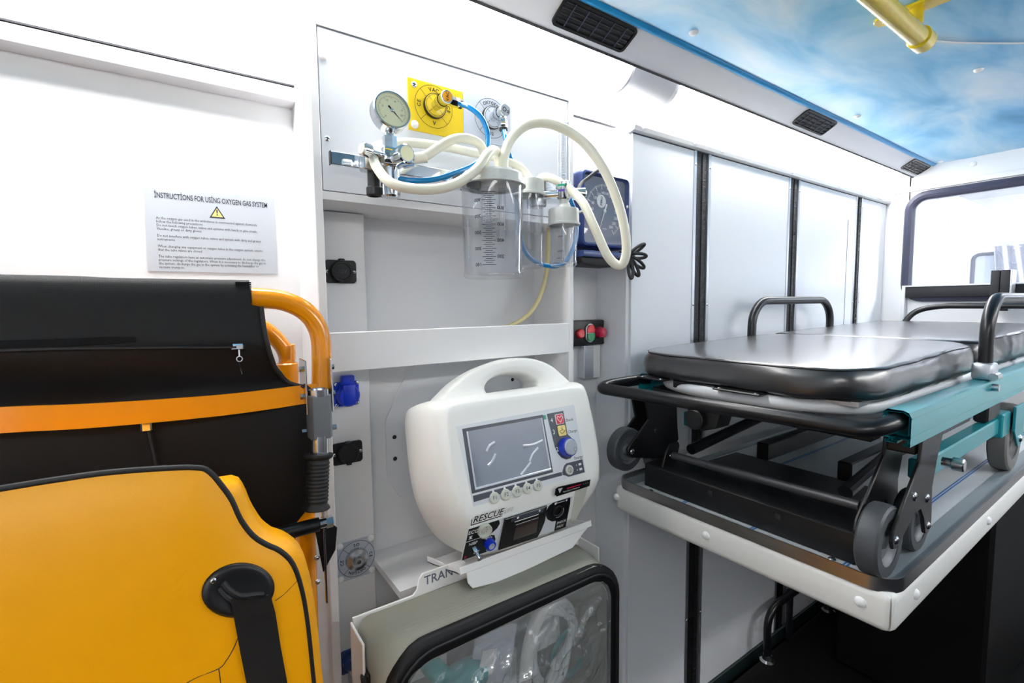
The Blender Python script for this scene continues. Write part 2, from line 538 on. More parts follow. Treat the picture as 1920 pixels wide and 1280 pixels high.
# unseen side: dark window and bench added to darken fill and reflections
wn = thing('added_window', None, None, (.4, -W, 1.25), kind='structure')
G().prism(rrect(2.0, .50, .06, 5, .4, 1.52), (0, -W + .0005, 0), (1, 0, 0), (0, 0, 1), -.0 if False else .001).build('pane_back', 'tinted', wn)
G().box(-.58, 1.38, -W, -W + .012, 1.28, 1.76, .004, 1).build('pane', 'tinted', wn)
G().tube([(x, -W + .008, z) for x, z in rrect(2.0, .50, .06, 5, .4, 1.52)], .014, 8, smooth=False, closed=True, upv=(0, 1, 0)).build('gasket', 'black_rubber', wn)
bn = thing('added_bench', 'added unseen dark bench along the opposite wall, darkening fill and reflections', 'bench', (.9, -.85, 0))
G().box(-.9, 2.6, -W + .002, -.62, .0, .40, .01, 1).build('base', 'bench_blue', bn)
G().box(-.9, 2.6, -W + .002, -.60, .40, .48, .02, 2).build('cushion', 'bench_blue', bn)
G().box(-.9, 2.6, -W + .002, -W + .08, .48, 1.05, .02, 2).build('back_pad', 'bench_blue', bn)

# front bulkhead with its window
bulk = G()
bulk.box(X1, X1 + .05, .835, W + .05, 0, 2.10).box(X1, X1 + .05, -W - .05, -.835, 0, 2.10)
bulk.box(X1, X1 + .05, -.84, .84, 1.868, 2.10).box(X1, X1 + .05, -.84, .84, 0, 1.43)
wall_front = struct(bulk, 'wall_front', 'wall')
G().box(X1 - .012, X1 + .001, -1.0, .93, 1.905, 1.93, .004).build('moulding', 'fascia', wall_front)
for y in (.62, .3): cap(wall_front, (X1, y, 1.985), (-1, 0, 0), .012, .007)
win = thing('window_1', None, None, (X1, 0, 1.43), kind='structure')
ring = [(X1 - .004, y, z) for y, z in rrect(1.665, .47, .065, 6, 0, 1.645)]
G().tube(ring, .021, 10, smooth=False, closed=True, upv=(1, 0, 0)).build('gasket', 'gasket', win)
G().box(X1 + .01, X1 + .016, -.835, .835, 1.42, 1.87).build('pane', 'window_glass', win)
rail = thing('window_rail', 'dark grey flat rail across the bottom of the bulkhead window', 'rail', (X1 - .03, 0, 1.41))
G().box(X1 - .03, X1 - .006, -.82, .832, 1.409, 1.459, .004).build('bar', 'dark_pad', rail)
G().box(X1 - .034, X1 - .003, .826, .84, 1.23, 1.466, .004).build('end_bracket', 'silver_frame', rail)
G().box(X1 - .034, X1 - .003, -.82, .84, 1.459, 1.466, .002).build('edge_strip', 'silver_frame', rail)
pad = thing('head_pad', 'dark upright pad on the bulkhead rail above the stretcher', 'pad', (X1 - .09, .49, 1.36))
G().box(X1 - .10, X1 - .035, .466, .494, 1.35, 1.517, .003).box(X1 - .10, X1 - .035, .4955, .523, 1.35, 1.517, .003).build('cushion', 'dark_pad', pad)
G().box(X1 - .10, X1 - .031, .4585, .4655, 1.35, 1.517, .002).build('side_plate', 'alu', pad)

# the cab seen through the bulkhead glass
struct(G().box(X1 + .05, 4.4, W, W + .05, 0, 2.10), 'wall_cab_far', 'wall')
struct(G().box(X1 + .05, 4.4, -W - .05, -W, 0, 2.10), 'wall_cab_near', 'wall')
struct(G().box(4.35, 4.4, -W, W, 0, 2.10), 'wall_cab_front', 'wall')
struct(G().box(X1 + .05, 4.4, -W, W, 2.05, 2.10), 'ceiling_cab', 'wall')
XB = 3.6
struct(G().box(XB, XB + .03, -.9, .83, 1.20, 1.69, .01), 'wall_cab_partition', 'wall')
fr = thing('window_2', None, None, (XB, .3, 1.4), kind='structure')
G().tube([(XB - .008, y, z) for y, z in rrect(.90, .34, .03, 4, .30, 1.47)], .009, 8, smooth=False, closed=True, upv=(1, 0, 0)).build('gasket', 'gasket', fr)
G().box(XB - .006, XB - .003, -.14, .74, 1.31, 1.63).build('pane', 'film', fr)
tr = G().box(XB - .05, XB - .03, -.8, .835, 1.678, 1.692, .003)
track = tr.build('curtain_track', 'alu'); tag(track, 'grey curtain track above the small cab window', 'curtain track')
cur = G()
def curt(u, v):
    y = .665 - .20 * u; a = u * 2 * math.pi * 4.5
    return Vector((XB - .045 + .014 * math.sin(a) * (.6 + .5 * v), y - .02 * v * math.sin(u * 3) - .025 * v, 1.676 - .27 * v))
cur.grid(curt, 72, 8)
tag(cur.build('curtain', 'curtain', angle=180), 'grey pleated curtain hanging in the cab behind the glass', 'curtain')
lampc = thing('cab_fill_light', 'added dome light on the cab ceiling that brightens the cab', 'lamp', (3.3, 0, 2.05))  # fill light added out of view to whiten the cab
G().lathe([(0, 0), (.13, 0), (.13, .015), (.12, .02)], (3.3, 0, 2.05), (0, 0, -1), 32).build('rim', 'white_plastic', lampc)
G().dome((3.3, 0, 2.03), (0, 0, -1), .12, .035, 32).build('diffuser', 'cab_fill_glow', lampc)

# ------------------------------------------------------------------ lamps in the troughs
def cove_lamp(x0, x1, sgn, label):
    c = (sgn * .905, 2.005)
    t = thing('cove_lamp', label, 'lamp', (x0, c[0], 2.0), 'tubular lamps in the coves')
    G().cyl((x0 + .008, c[0], c[1]), (x1 - .008, c[0], c[1]), .065, n=36).build('diffuser', 'lamp_glow', t)
    for a, b in ((x0, x0 + .012), (x1 - .012, x1)):
        G().cyl((a, c[0], c[1]), (b, c[0], c[1]), .0665, n=36, b=.003).build('end_cap', 'fascia', t)
    return t
cove_lamp(-.42, .968, 1, 'long white tubular lamp above the gas panel cabinet')
cove_lamp(1.135, 2.79, 1, 'long white tubular lamp above the tall white cupboard')
cove_lamp(-1.4, .10, -1, 'added unseen tubular lamp in the opposite cove nearer the rear')  # unseen lamp added to lift the dim left side
cove_lamp(1.135, 2.79, -1, 'long white tubular lamp in the opposite cove nearer the bulkhead')
for sgn, nm in ((1, 'trim_9'), (-1, 'trim_10')):
    struct(G().lathe([(0, 0), (.066, 0), (.062, .012), (.054, .04), (.050, .083), (.054, .126), (.062, .154), (.066, .166), (0, .166)], (.969, sgn * .907, 2.008), (1, 0, 0), 36), nm, 'fascia')

# air vents in the cove panel
s_dir = Vector((0, .074, -.0405)).normalized()
n_dir = Vector((0, -s_dir.z * -1, 0)); n_dir = Vector((1, 0, 0)).cross(s_dir)
if n_dir.z > 0: n_dir = -n_dir
def vent(xc, label):
    t = thing('air_vent', label, 'air vent', (xc, .79, 1.99), 'black louvred vents in the cove')
    o = Vector((xc, .789, 1.9945)) + n_dir * .0008
    u, v = Vector((1, 0, 0)), -s_dir          # u x v points along the panel normal
    w, h = .215, .060
    outer, inner = rrect(w, h, .012, 5), rrect(w - .012, h - .012, .008, 5)
    nn = len(outer); wn = u.cross(v)
    if wn.dot(n_dir) < 0: v = -v; wn = u.cross(v)
    vs = []
    for z, P in ((0, outer), (.004, outer), (.004, inner), (-.001, inner)):
        vs += [o + u * a + v * b + wn * z for a, b in P]
    fs = [(r * nn + k, r * nn + (k + 1) % nn, (r + 1) * nn + (k + 1) % nn, (r + 1) * nn + k) for r in range(3) for k in range(nn)]
    G().raw(vs, fs).build('frame', 'black_satin', t)
    G().prism(inner, o - wn * .0004, u, v, .0006).build('backing', 'seam_dark', t)
    for k in range(4):
        b = -.0175 + .0117 * k
        G().prism([(-.1, b - .003), (.1, b - .003), (.1, b + .003), (-.1, b + .003)], o + wn * .0006, u, v, .0022, .0006, 1).build('slat', 'dial_grey' if False else 'black_satin', t)
    for k in range(5):
        a = -.075 + .0375 * k
        G().prism([(a - .0012, -.023), (a + .0012, -.023), (a + .0012, .023), (a - .0012, .023)], o + wn * .0029, u, v, .0012).build('divider', 'gasket', t)
vent(.775, 'black louvred air vent above the gas panel, nearest of three')
vent(1.79, 'black louvred air vent in the cove, middle of three')
vent(2.765, 'small black louvred air vent beside the front bulkhead, farthest of three')

# yellow ceiling grab rail
RZ, RY = 1.958, .387
hr = thing('grab_rail', 'yellow tubular grab rail under the blue printed ceiling', 'grab rail', (1.0, RY, RZ))
G().cyl((-.6, RY, RZ), (1.355, RY, RZ), .0185, n=24).build('tube', 'yellow_rail', hr)
G().cyl((1.327, RY, RZ), (1.370, RY, RZ), .0225, n=24, b=.004).build('end_cap', 'yellow_rail', hr)
for x in (1.312, -.3):
    G().cyl((x, RY, RZ), (x, RY, ZC - .004), .0125, n=16).build('post', 'yellow_rail', hr)
    pl = G().prism([(y, xx) for xx, y in rrect(.045, .15, .02, 5, x, RY)], (0, 0, ZC - .0002), (0, 1, 0), (1, 0, 0), .006, .001, 1)
    pl = pl.build('base_plate', 'yellow_rail', hr)
    for y in (RY - .055, RY + .055): screw(hr, (x, y, ZC - .006), (0, 0, -1), .0055)
arc = [(1.49, .42, ZC - .002), (1.545, .395, ZC - .002), (1.606, .36, ZC - .002), (1.66, .325, ZC - .002), (1.715, .285, ZC - .002), (1.76, .22, ZC - .002)]
tag(G().tube(arc, .0022, 6).build('ceiling_cable', 'cap_white'), 'thin white cable curving across the blue ceiling', 'cable')

# ------------------------------------------------------------------ tall white cupboard along the wall
cup = thing('tall_cupboard', 'tall white cupboard with black vertical seal strips behind the stretcher', 'cupboard', (1.95, .99, .064))
WB = W - .001
prof = [(1.037, WB), (1.037, .938)] + [(1.049 - .012 * math.cos(R(a)), .938 - .006 * math.sin(R(a))) for a in (30, 60)] + [(1.049, .932), (X1 - .001, .932), (X1 - .001, WB)]
G().prism(prof, (0, 0, .064), (1, 0, 0), (0, 1, 0), 1.862 - .064).build('body', 'panel_grey', cup)
strips = [(1.340, 1.4015), (1.926, 1.988), (2.5315, 2.578)]
edges = [1.049, *[e for s in strips for e in s], X1 - .012]
for k in range(4):
    a, b = edges[2 * k], edges[2 * k + 1]
    a2 = a + (.014 if k else 0); b2 = b - (.014 if k < 3 else 0)
    G().box(a2 + .0005, b2 - .0005, .925, .934, .066, 1.862, .001, 1).build('door_panel', 'panel_grey', cup)
for k, (a, b) in enumerate(strips):
    st = G().box(a + .002, b - .002, .929, .934, .066, 1.862).build('seal_strip', 'bellows', cup)
    g = G()
    m2 = (a + b) / 2
    z = .09
    rnd = random.Random(k)
    g.box(m2 + .002, m2 + .016, .926, .930, .066, 1.862, .001, 1)
    while z < 1.85:
        zz = z + rnd.uniform(-.004, .004)
        g.raw([(m2 + .003, .9255, zz), (m2 + .016, .9235, zz + .006), (m2 + .016, .9255, zz + .012)], [(0, 1, 2)])
        z += .021
    g.build('pleats', 'bellows', st)
    for e0, e1 in ((a - .014, a), (b, b + .014)):
        G().box(e0 + .0003, e1 - .0003, .9235, .934, .066, 1.862, .001, 1).build('edge_trim', 'alu', cup)
        for z in (.35, .75, 1.39, 1.82): G().dome(((e0 + e1) / 2, .9235, z), (0, -1, 0), .004, .0025, 8).build('rivet', 'steel', cup)
G().box(2.4415, 2.4445, .9243, .926, 1.20, 1.752).build('door_gap', 'seam_dark', cup)
G().prism([(.926, 1.862), (.912, 1.866), (.908, 1.876), (.912, 1.886), (.926, 1.889), (W - .001, 1.889), (W - .001, 1.862)], (1.04, 0, 0), (0, 1, 0), (0, 0, 1), X1 - 1.041).build('top_moulding', 'white_plastic', cup)
G().box(1.05, X1 - .002, .9236, .9255, 1.8595, 1.8625).build('top_gap', 'seam_dark', cup)
for x in (1.073, 1.306, 1.448, 1.902, 2.3, 2.75): cap(cup, (x, .9085, 1.876), (0, -1, 0), .008, .005)

# ------------------------------------------------------------------ equipment cabinet with the gas panel
cab = thing('equipment_cabinet', 'white open equipment cabinet holding the gas panel and defibrillator', 'cabinet', (.51, .97, 0))
CL, CR, TH = .2075, .812, .015
for a in (CL, CR - TH):
    G().box(a, a + TH, YF, W - .001, .002, 1.895, .0015, 1).build('side_panel', 'laminate', cab)
G().box(CL + TH, CR - TH, YF + .001, W - .001, 1.881, 1.895).build('top_board', 'laminate', cab)
G().box(CL + TH, CR - TH, YF + .002, W - .004, 1.587, 1.6015).build('upper_shelf', 'laminate', cab)
up = G().box(CL + TH + .002, CR - TH - .002, YF + .003, YF + .012, 1.6035, 1.879, .0008, 1).build('gas_panel', 'panel_grey', cab)
G().box(CL + TH, CR - TH, YF + .008, YF + .016, 1.602, 1.881).build('panel_gap', 'seam_dark', cab)
for x, z in ((.2285, 1.83),): cap(up, (x + .004, YF + .003, z), (0, -1, 0), .007, .004)
screw(up, (.2345, YF + .003, 1.692), (0, -1, 0), .0055)
G().box(CL + TH, CR - TH, YF, YF + .016, 1.278, 1.350, .001, 1).build('cross_band', 'laminate', cab)
G().box(CL + TH + .105, CR - TH, W - .008, W - .002, .30, 1.587).build('back_panel', 'niche', cab)
G().box(CL + TH, CL + TH + .105, 1.003, W - .002, .10, 1.586, .002, 1).build('socket_column', 'laminate', cab)
G().box(CL + TH + .105, CR - TH, .862, W - .009, .83, .845).build('lower_shelf', 'laminate', cab)
G().box(CL + TH, CR - TH, YF + .03, W - .004, .10, .115).build('bottom_board', 'laminate', cab)

# ------------------------------------------------------------------ instruction sheet on the wall
sg = thing('instruction_sign', 'printed instruction sheet for the oxygen gas system on the white wall', 'sign', (.066, W - .001, 1.462))
G().prism([(-.0365, 1.462), (.167, 1.462), (.1685, 1.6085), (-.0345, 1.6055)], (0, W - .0005, 0), (1, 0, 0), (0, 0, 1), .0012).build('sheet', 'sheet_paper', sg)
Ys = W - .0018
G().text('\u0130NSTRUCT\u0130ONS FOR US\u0130NG OXYGEN GAS SYSTEM', .0132, FRONT(.067, Ys, 1.5925), align='CENTER', bold=.012, sx=.575, res=3).build('heading', 'ink', sg)
LINES = [(1.5540, 'As the oxygen gas used in the ambulance is overreacted against chemicals,'), (1.5478, 'follow the following precautions.'), (1.5416, 'Do not touch oxygen tubes, valves and systems with hands to give cream,'), (1.5354, 'Vaseline, greasy or dirty gloves.'),
         (1.5235, 'Do not interfere with oxygen tubes, valves and system with dirty and greasy'), (1.5173, 'instruments.'), (1.5055, 'When changing any equipment or oxygen tubes in the oxygen system, ensure'), (1.4993, 'that the tube valves are closed.'),
         (1.4880, 'The tube regulators have an automatic pressure adjustment; do not change the'), (1.4818, 'pressure settings of the regulators. When it is necessary to discharge the gas in'), (1.4756, 'the system, discharge the gas in the system by activating the humidifier or'), (1.4694, 'vacuum trumpon.')]
g = G()
for z, s in LINES: g.text(s, .0064, FRONT(-.0205, Ys, z), sx=.815, bold=.0, res=1)
g.build('small_print', 'ink', sg)
def tri(s): return [(-.0125 * s, -.0095 * s), (.0125 * s, -.0095 * s), (0, .0125 * s)]
wt = G().prism(tri(1), (.071, Ys, 1.5705), (1, 0, 0), (0, 0, 1), .0003).build('warning_triangle', 'ink', sg)
G().prism(tri(.72), (.071, Ys - .0003, 1.5703), (1, 0, 0), (0, 0, 1), .0002).build('triangle_field', 'cream_print', wt)
G().text('!', .015, FRONT(.071, Ys - .0004, 1.5708), align='CENTER', bold=.02).build('exclamation_mark', 'ink', wt)

# ------------------------------------------------------------------ sockets on the column
YC = 1.003
def socket12(zc, xc, tilt, label, lettered):
    t = thing('power_socket', label, 'socket', (xc, YC, zc - .022), 'black covered power sockets')
    with xf(Matrix.Translation((xc, YC, zc))):
        G().prism(rrect(.062, .046, .007), (0, 0, 0), (1, 0, 0), (0, 0, 1), .004, .001, 1).build('plate', 'black_plastic', t)
        c = G().lathe([(0, 0), (.0205, 0), (.0205, .010), (.0195, .0115), (.0165, .0115), (.0155, .0095), (0, .0095)], (0, -.004, 0), (0, -1, 0), 28).build('cover', 'black_rubber', t)
        G().box(-.006, .006, -.014, -.004, .018, .0255, .0015, 1).build('hinge', 'black_plastic', c)
        G().box(-.005, .005, -.0145, -.004, -.0235, -.017, .001, 1).build('pull_tab', 'black_plastic', c)
        if lettered: G().text('12V', .011, FRONT(0, -.0137, 0), align='CENTER').build('lettering', 'dark_print', c)
    for dx in (-.0265, .0265): screw(t, (xc + dx, YC - .004, zc), (0, -1, 0), .0036)
socket12(1.467, .276, 0, 'black covered 12V socket on the cabinet column, upper of two', True)
socket12(1.095, .276, 0, 'black covered socket below the blue power socket', False)
bs = thing('power_inlet', 'blue covered power inlet socket on the cabinet column', 'socket', (.278, YC, 1.19))
G().prism(rrect(.050, .050, .005), (.278, YC, 1.219), (1, 0, 0), (0, 0, 1), .008, .002, 1).build('plate', 'blue_socket', bs)
lid = G().lathe([(0, 0), (.0225, 0), (.0225, .014), (.019, .019), (0, .0195)], (.278, YC - .007, 1.217), (0, -1, 0), 28).build('lid', 'blue_socket', bs)
G().box(.265, .291, YC - .022, YC - .004, 1.236, 1.258, .003).build('lid_hinge', 'blue_socket', lid)
G().box(.266, .290, YC - .0275, YC - .02, 1.198, 1.24, .002).build('lid_rib', 'blue_socket', lid)
for dx in (-.021, .021):
    for dz in (-.021, .021): screw(bs, (.278 + dx, YC - .008, 1.219 + dz), (0, -1, 0), .0034)

def radial_label(t, cx, y, cz, r_out, words, m='ink_black', spokes=True):
    """thin printed ring, four spokes and words around it, on a plate facing the room"""
    g = G()
    def annulus(r0, r1, n=56):
        vs = []; fs = []
        for k in range(n):
            a = 2 * math.pi * k / n
            vs += [(cx + r0 * math.cos(a), y, cz + r0 * math.sin(a)), (cx + r1 * math.cos(a), y, cz + r1 * math.sin(a))]
        for k in range(n):
            j = (k + 1) % n
            fs.append((2 * k, 2 * k + 1, 2 * j + 1, 2 * j))
        g.raw(vs, fs)
    annulus(r_out - .0009, r_out)
    for a in (45, 135, 225, 315):
        ca, sa = math.cos(R(a)), math.sin(R(a)); px, pz = -sa * .0004, ca * .0004
        r0, r1 = r_out * .58, r_out
        g.raw([(cx + r0 * ca + px, y, cz + r0 * sa + pz), (cx + r1 * ca + px, y, cz + r1 * sa + pz), (cx + r1 * ca - px, y, cz + r1 * sa - pz), (cx + r0 * ca - px, y, cz + r0 * sa - pz)], [(0, 1, 2, 3)])
    for w, ang, size, *inw in words:
        sg_ = -1 if inw else 1      # inw: feet of the letters point outward
        rr = r_out * .78; n = len(w)
        step = size * .72 / rr
        up_ = True
        for i, ch in enumerate(w):
            a = R(ang) - sg_ * (i - (n - 1) / 2) * step
            p = (cx + rr * math.cos(a), y, cz + rr * math.sin(a))
            tang = (sg_ * math.sin(a), 0, -sg_ * math.cos(a)); rad = (sg_ * math.cos(a), 0, sg_ * math.sin(a))
            g.text(ch, size, place(p, tang, rad), ext=.0001, align='CENTER', bold=.025)
    return g.build('printed_ring', m, t)

def gas_plate(name, x0, x1, z0, z1, plate_m, cx, cz, words, label):
    t = thing(name, label, 'gas outlet', ((x0 + x1) / 2, YF, z0))
    G().prism([(x0, z0), (x1, z0), (x1, z1), (x0, z1)], (0, YF + .003, 0), (1, 0, 0), (0, 0, 1), .003, .0004, 1).build('plate', plate_m, t)
    radial_label(t, cx, YF - .0004, cz, .041, words)
    ro = G().lathe([(0, 0), (.0225, 0), (.0225, .007), (.0215, .009), (.015, .009), (.0, .009)], (cx, YF, cz), (0, -1, 0), 32).build('socket_rosette', plate_m, t)
    G().lathe([(.0226, .001), (.0236, .001), (.0236, .008), (.0226, .008)], (cx, YF, cz), (0, -1, 0), 32, closed=True).build('rosette_rim', 'black_plastic', ro)
    radial_label(ro, cx, YF - .0094, cz, .0205, [], 'ink')
    return t
vt = gas_plate('vacuum_outlet', .387, .507, 1.737, 1.834, 'plate_yellow', .441, 1.790, [('VAC', 90, .0105), ('V', 270, .0105, 1), ('CE', 178, .010), ('CE', 2, .010)], 'yellow VAC vacuum outlet plate on the gas panel')
ot = gas_plate('oxygen_outlet', .5075, .626, 1.742, 1.839, 'plate_grey', .575, 1.795, [('OXYGEN', 90, .0095), ('O2', 270, .0095, 1), ('CE', 178, .010), ('CE', 2, .010)], 'pale grey OXYGEN outlet plate on the gas panel')
screw(vt, (.400, YF, 1.823), (0, -1, 0), .006); cap(vt, (.399, YF, 1.748), (0, -1, 0), .008, .005)
cap(ot, (.613, YF, 1.829), (0, -1, 0), .008, .005)

def plug(name, base, tip, hose_dir, txt, lab_m, label):
    """chrome probe: collar, barrel with a lettered end disc and a hexagonal hose stub"""
    base, tip = Vector(base), Vector(tip); ax = (tip - base); L = ax.length
    t = thing(name, label, 'gas plug', base)
    G().lathe([(0, 0), (.010, 0), (.010, L * .35), (.0125, L * .38), (.0135, L * .5), (.0125, L * .6), (.0125, L * .62)], base, ax, 24).build('collar', 'chrome', t)
    bar = G().lathe([(.0, L * .45), (.0115, L * .45), (.0115, L * .9), (.0122, L * .92), (.0122, L - .001), (.0115, L), (0, L)], base, ax, 28).build('barrel', 'chrome', t)
    u, v, w = basis(ax)
    G().lathe([(0, 0), (.0095, 0), (.0095, .0008), (0, .0008)], tip, ax, 24).build('end_disc', lab_m, bar)
    mm = place(tip + w * .0010, Vector((1, 0, 0)), v if v.z > 0 else -v)
    if txt == 'VAC': mm = place(tip + w * .0010, Vector((0, 0, 1)), Vector((-1, 0, 0)))
    G().text(txt, .0088 if len(txt) > 2 else .013, mm, align='CENTER', bold=.015).build('lettering', 'ink_black', bar)
    h = Vector(hose_dir).normalized(); hp = base + w * L * .72
    st = G().lathe([(0, .008), (.008, .008), (.008, .014), (.0095, .016), (.0095, .030), (.0075, .033), (0, .033)], hp, h, 6).build('hose_nut', 'chrome', t)
    G().cyl(hp + h * .031, hp + h * .037, .0085, n=18).build('seal_ring', 'black_rubber', t)
    return hp + h * .037
e1 = plug('vacuum_plug', (.441, YF - .009, 1.790), (.441, YF - .058, 1.790), (1, -.05, -.08), 'VAC', 'label_orange', 'chrome plug with orange VAC disc in the vacuum outlet')
e2 = plug('oxygen_plug', (.575, YF - .009, 1.795), (.575, YF - .055, 1.795), (.10, .0, -1), 'O\u2082', 'plate_grey', 'chrome plug with O2 disc in the oxygen outlet')

# low oxygen outlet on the column
lo = thing('low_oxygen_outlet', 'round grey oxygen wall outlet low on the cabinet column', 'gas outlet', (.287, YC, .82))
G().prism([(-.038, -.042), (.040, -.042), (.040, .042), (-.038, .042)], (.285, YC, .863), (1, 0, 0), (0, 0, 1), .0015).build('plate', 'plate_grey', lo)
radial_label(lo, .287, YC - .0018, .863, .039, [('O2', 90, .009, 1), ('OXYGEN', 270, .0085), ('CE', 180, .009), ('CE', 0, .009)])
ros = G().lathe([(0, .004), (.006, .004), (.007, .010), (.014, .012), (.022, .009), (.024, .004), (.024, 0), (0, 0)], (.287, YC - .0015, .863), (0, -1, 0), 32).build('rosette', 'steel', lo)
G().lathe([(.0045, .011), (.009, .0115), (.009, .018), (.0045, .018)], (.287, YC - .0015, .863), (0, -1, 0), 6, closed=True).build('probe_socket', 'chrome', ros)
for dx, dz in ((-.032, .036), (.034, .036), (-.032, -.036), (.034, -.036)): cap(lo, (.285 + dx, YC - .0015, .863 + dz), (0, -1, 0), .0075, .005)

# ------------------------------------------------------------------ steel equipment rail
YR = .865
er = thing('equipment_rail', 'polished steel equipment rail across the gas panel', 'rail', (.51, YR, 1.641))
G().box(.2293, .790, YR, YR + .010, 1.6395, 1.6615, .001, 1).build('bar', 'chrome', er)
G().box(.2285, .2296, YR - .0005, YR + .0105, 1.639, 1.662).build('end_plate', 'black_plastic', er)
for x in (.33, .70): G().cyl((x, YR + .009, 1.650), (x, YF + .003, 1.650), .008, n=16).build('standoff', 'steel', er)

# ------------------------------------------------------------------ vacuum regulator with gauge
vr = thing('vacuum_regulator', 'chrome vacuum regulator with round pale dial gauge', 'regulator', (.318, .825, 1.58))
GX, GZ, GY = .3185, 1.728, .812
tiltm = Matrix.Translation((GX, GY, GZ)) @ Matrix.Rotation(R(-8), 4, 'X') @ Matrix.Rotation(R(0), 4, 'Z')
with xf(tiltm):
    G().lathe([(0, .022), (.030, .022), (.033, .016), (.033, -.004), (.0315, -.006), (.029, -.006), (.029, -.002), (0, -.002)], (0, 0, 0), (0, 1, 0), 40).build('gauge_case', 'steel', vr)
    gf = G().cyl((0, -.0015, 0), (0, -.0025, 0), .029, n=40).build('gauge_face', 'gauge_face', vr)
    g = G()
    for k in range(41):
        a = R(225 - 270 * k / 40); r1 = .0245; r0 = .0205 if k % 5 == 0 else .0225
        px, pz = -math.sin(a) * .00025, math.cos(a) * .00025
        g.raw([(r0 * math.cos(a) + px, -.0027, r0 * math.sin(a) + pz), (r1 * math.cos(a) + px, -.0027, r1 * math.sin(a) + pz), (r1 * math.cos(a) - px, -.0027, r1 * math.sin(a) - pz), (r0 * math.cos(a) - px, -.0027, r0 * math.sin(a) - pz)], [(0, 1, 2, 3)])
    for s, a in (('0', 225), ('-2', 165), ('15', 118), ('-6', 70), ('-7', 10), ('20', -20)):
        g.text(s, .005, FRONT(.0175 * math.cos(R(a)), -.0026, .0175 * math.sin(R(a))), align='CENTER')
    g.build('scale', 'ink', gf)
    d = Vector((math.cos(R(-45)), 0, math.sin(R(-45)))); q = Vector((d.z, 0, -d.x))
    o_ = Vector((0, -.0035, 0))
    G().raw([o_ - d * .009 + q * .002, o_ - d * .009 - q * .002, o_ + d * .0235], [(0, 1, 2)]).build('needle', 'ink_black', gf)
    G().dome((0, -.003, 0), (0, -1, 0), .0035, .002).build('pivot', 'steel', gf)
    G().dome((0, -.0045, 0), (0, -1, 0), .0285, .0025, 40).build('lens', 'glass_clear', vr)
G().cyl((.3185, .825, 1.700), (.3185, .825, 1.683), .0095, n=20).build('gauge_stem', 'chrome', vr)
G().cyl((.3185, .825, 1.689), (.3185, .825, 1.666), .0125, n=6).build('hex_neck', 'chrome', vr)
G().box(.301, .338, .806, .846, 1.636, 1.668, .005, 2).build('valve_body', 'chrome', vr)
G().cyl((.319, .826, 1.638), (.319, .826, 1.586), .0165, n=28, b=.003).build('lower_cylinder', 'chrome', vr)
kn = G().cyl((.304, .822, 1.654), (.272, .812, 1.656), .006, n=14).build('side_spindle', 'chrome', vr)
k1 = G().cyl((.281, .815, 1.6555), (.264, .810, 1.6565), .0115, n=14, b=.002).build('side_knob', 'chrome', vr)
G().cyl((.2645, .810, 1.6565), (.2635, .8097, 1.6566), .0085, n=18).build('knob_disc', 'gauge_face', k1)
k2 = G().cyl((.324, .815, 1.650), (.330, .778, 1.651), .0145, .0165, n=14, b=.002).build('front_knob', 'chrome', vr)
G().cyl((.330, .7785, 1.651), (.3302, .7772, 1.651), .0125, n=22).build('knob_disc', 'gauge_face', k2)
G().cyl((.335, .815, 1.648), (.352, .803, 1.652), .0135, n=12, b=.002).build('outlet_nut', 'chrome', vr)
G().cyl((.350, .804, 1.652), (.374, .797, 1.657), .0098, n=16).build('hose_clamp', 'tube_cream', vr)
G().box(.277, .300, .838, YR - .0005, 1.632, 1.667, .002, 1).build('rail_clamp', 'steel', vr)
G().cyl((.296, .848, 1.636), (.296, .848, 1.590), .0105, n=12, b=.002).build('clamp_knob', 'black_plastic', vr)
G().cyl((.2965, .848, 1.606), (.2965, .848, 1.590), .0135, n=12, b=.002).build('clamp_knob', 'black_plastic', vr)

# ------------------------------------------------------------------ hoses
def hose(name, pts, r, m, label, n=14, group=None):
    return tag(G().tube(pts, r, n, 8).build(name, m, angle=80), label, 'hose', group)
hose('vacuum_hose', [(e1.x - .004, e1.y, e1.z), (0.481, 0.83, 1.775), (0.498, 0.815, 1.755), (0.509, 0.81, 1.726), (0.505, 0.81, 1.69), (0.473, 0.80, 1.66), (0.428, 0.795, 1.637), (0.388, 0.797, 1.621), (0.349, 0.805, 1.615), (0.333, 0.818, 1.618)], .0052, 'tube_blue', 'blue hose from the vacuum plug looping down to the regulator')
hose('oxygen_hose', [(e2.x, e2.y, e2.z + .004), (0.5715, 0.838, 1.729), (0.588, 0.845, 1.697), (0.611, 0.853, 1.664), (0.6315, 0.885, 1.597), (0.654, 0.888, 1.517), (0.695, 0.876, 1.488), (0.735, 0.852, 1.489), (0.771, 0.85, 1.54), (0.774, 0.85, 1.60), (0.742, 0.842, 1.646)], .0050, 'tube_blue', 'blue hose from the oxygen plug hanging behind the clear jars')
hose('suction_hose', [(0.366, 0.799, 1.656), (0.376, 0.795, 1.661), (0.397, 0.79, 1.677), (0.421, 0.785, 1.692), (0.449, 0.785, 1.6985), (0.474, 0.785, 1.694), (0.485, 0.784, 1.676), (0.486, 0.783, 1.645)], .0085, 'tube_cream', 'short cream hose arching from the regulator to the large jar lid')
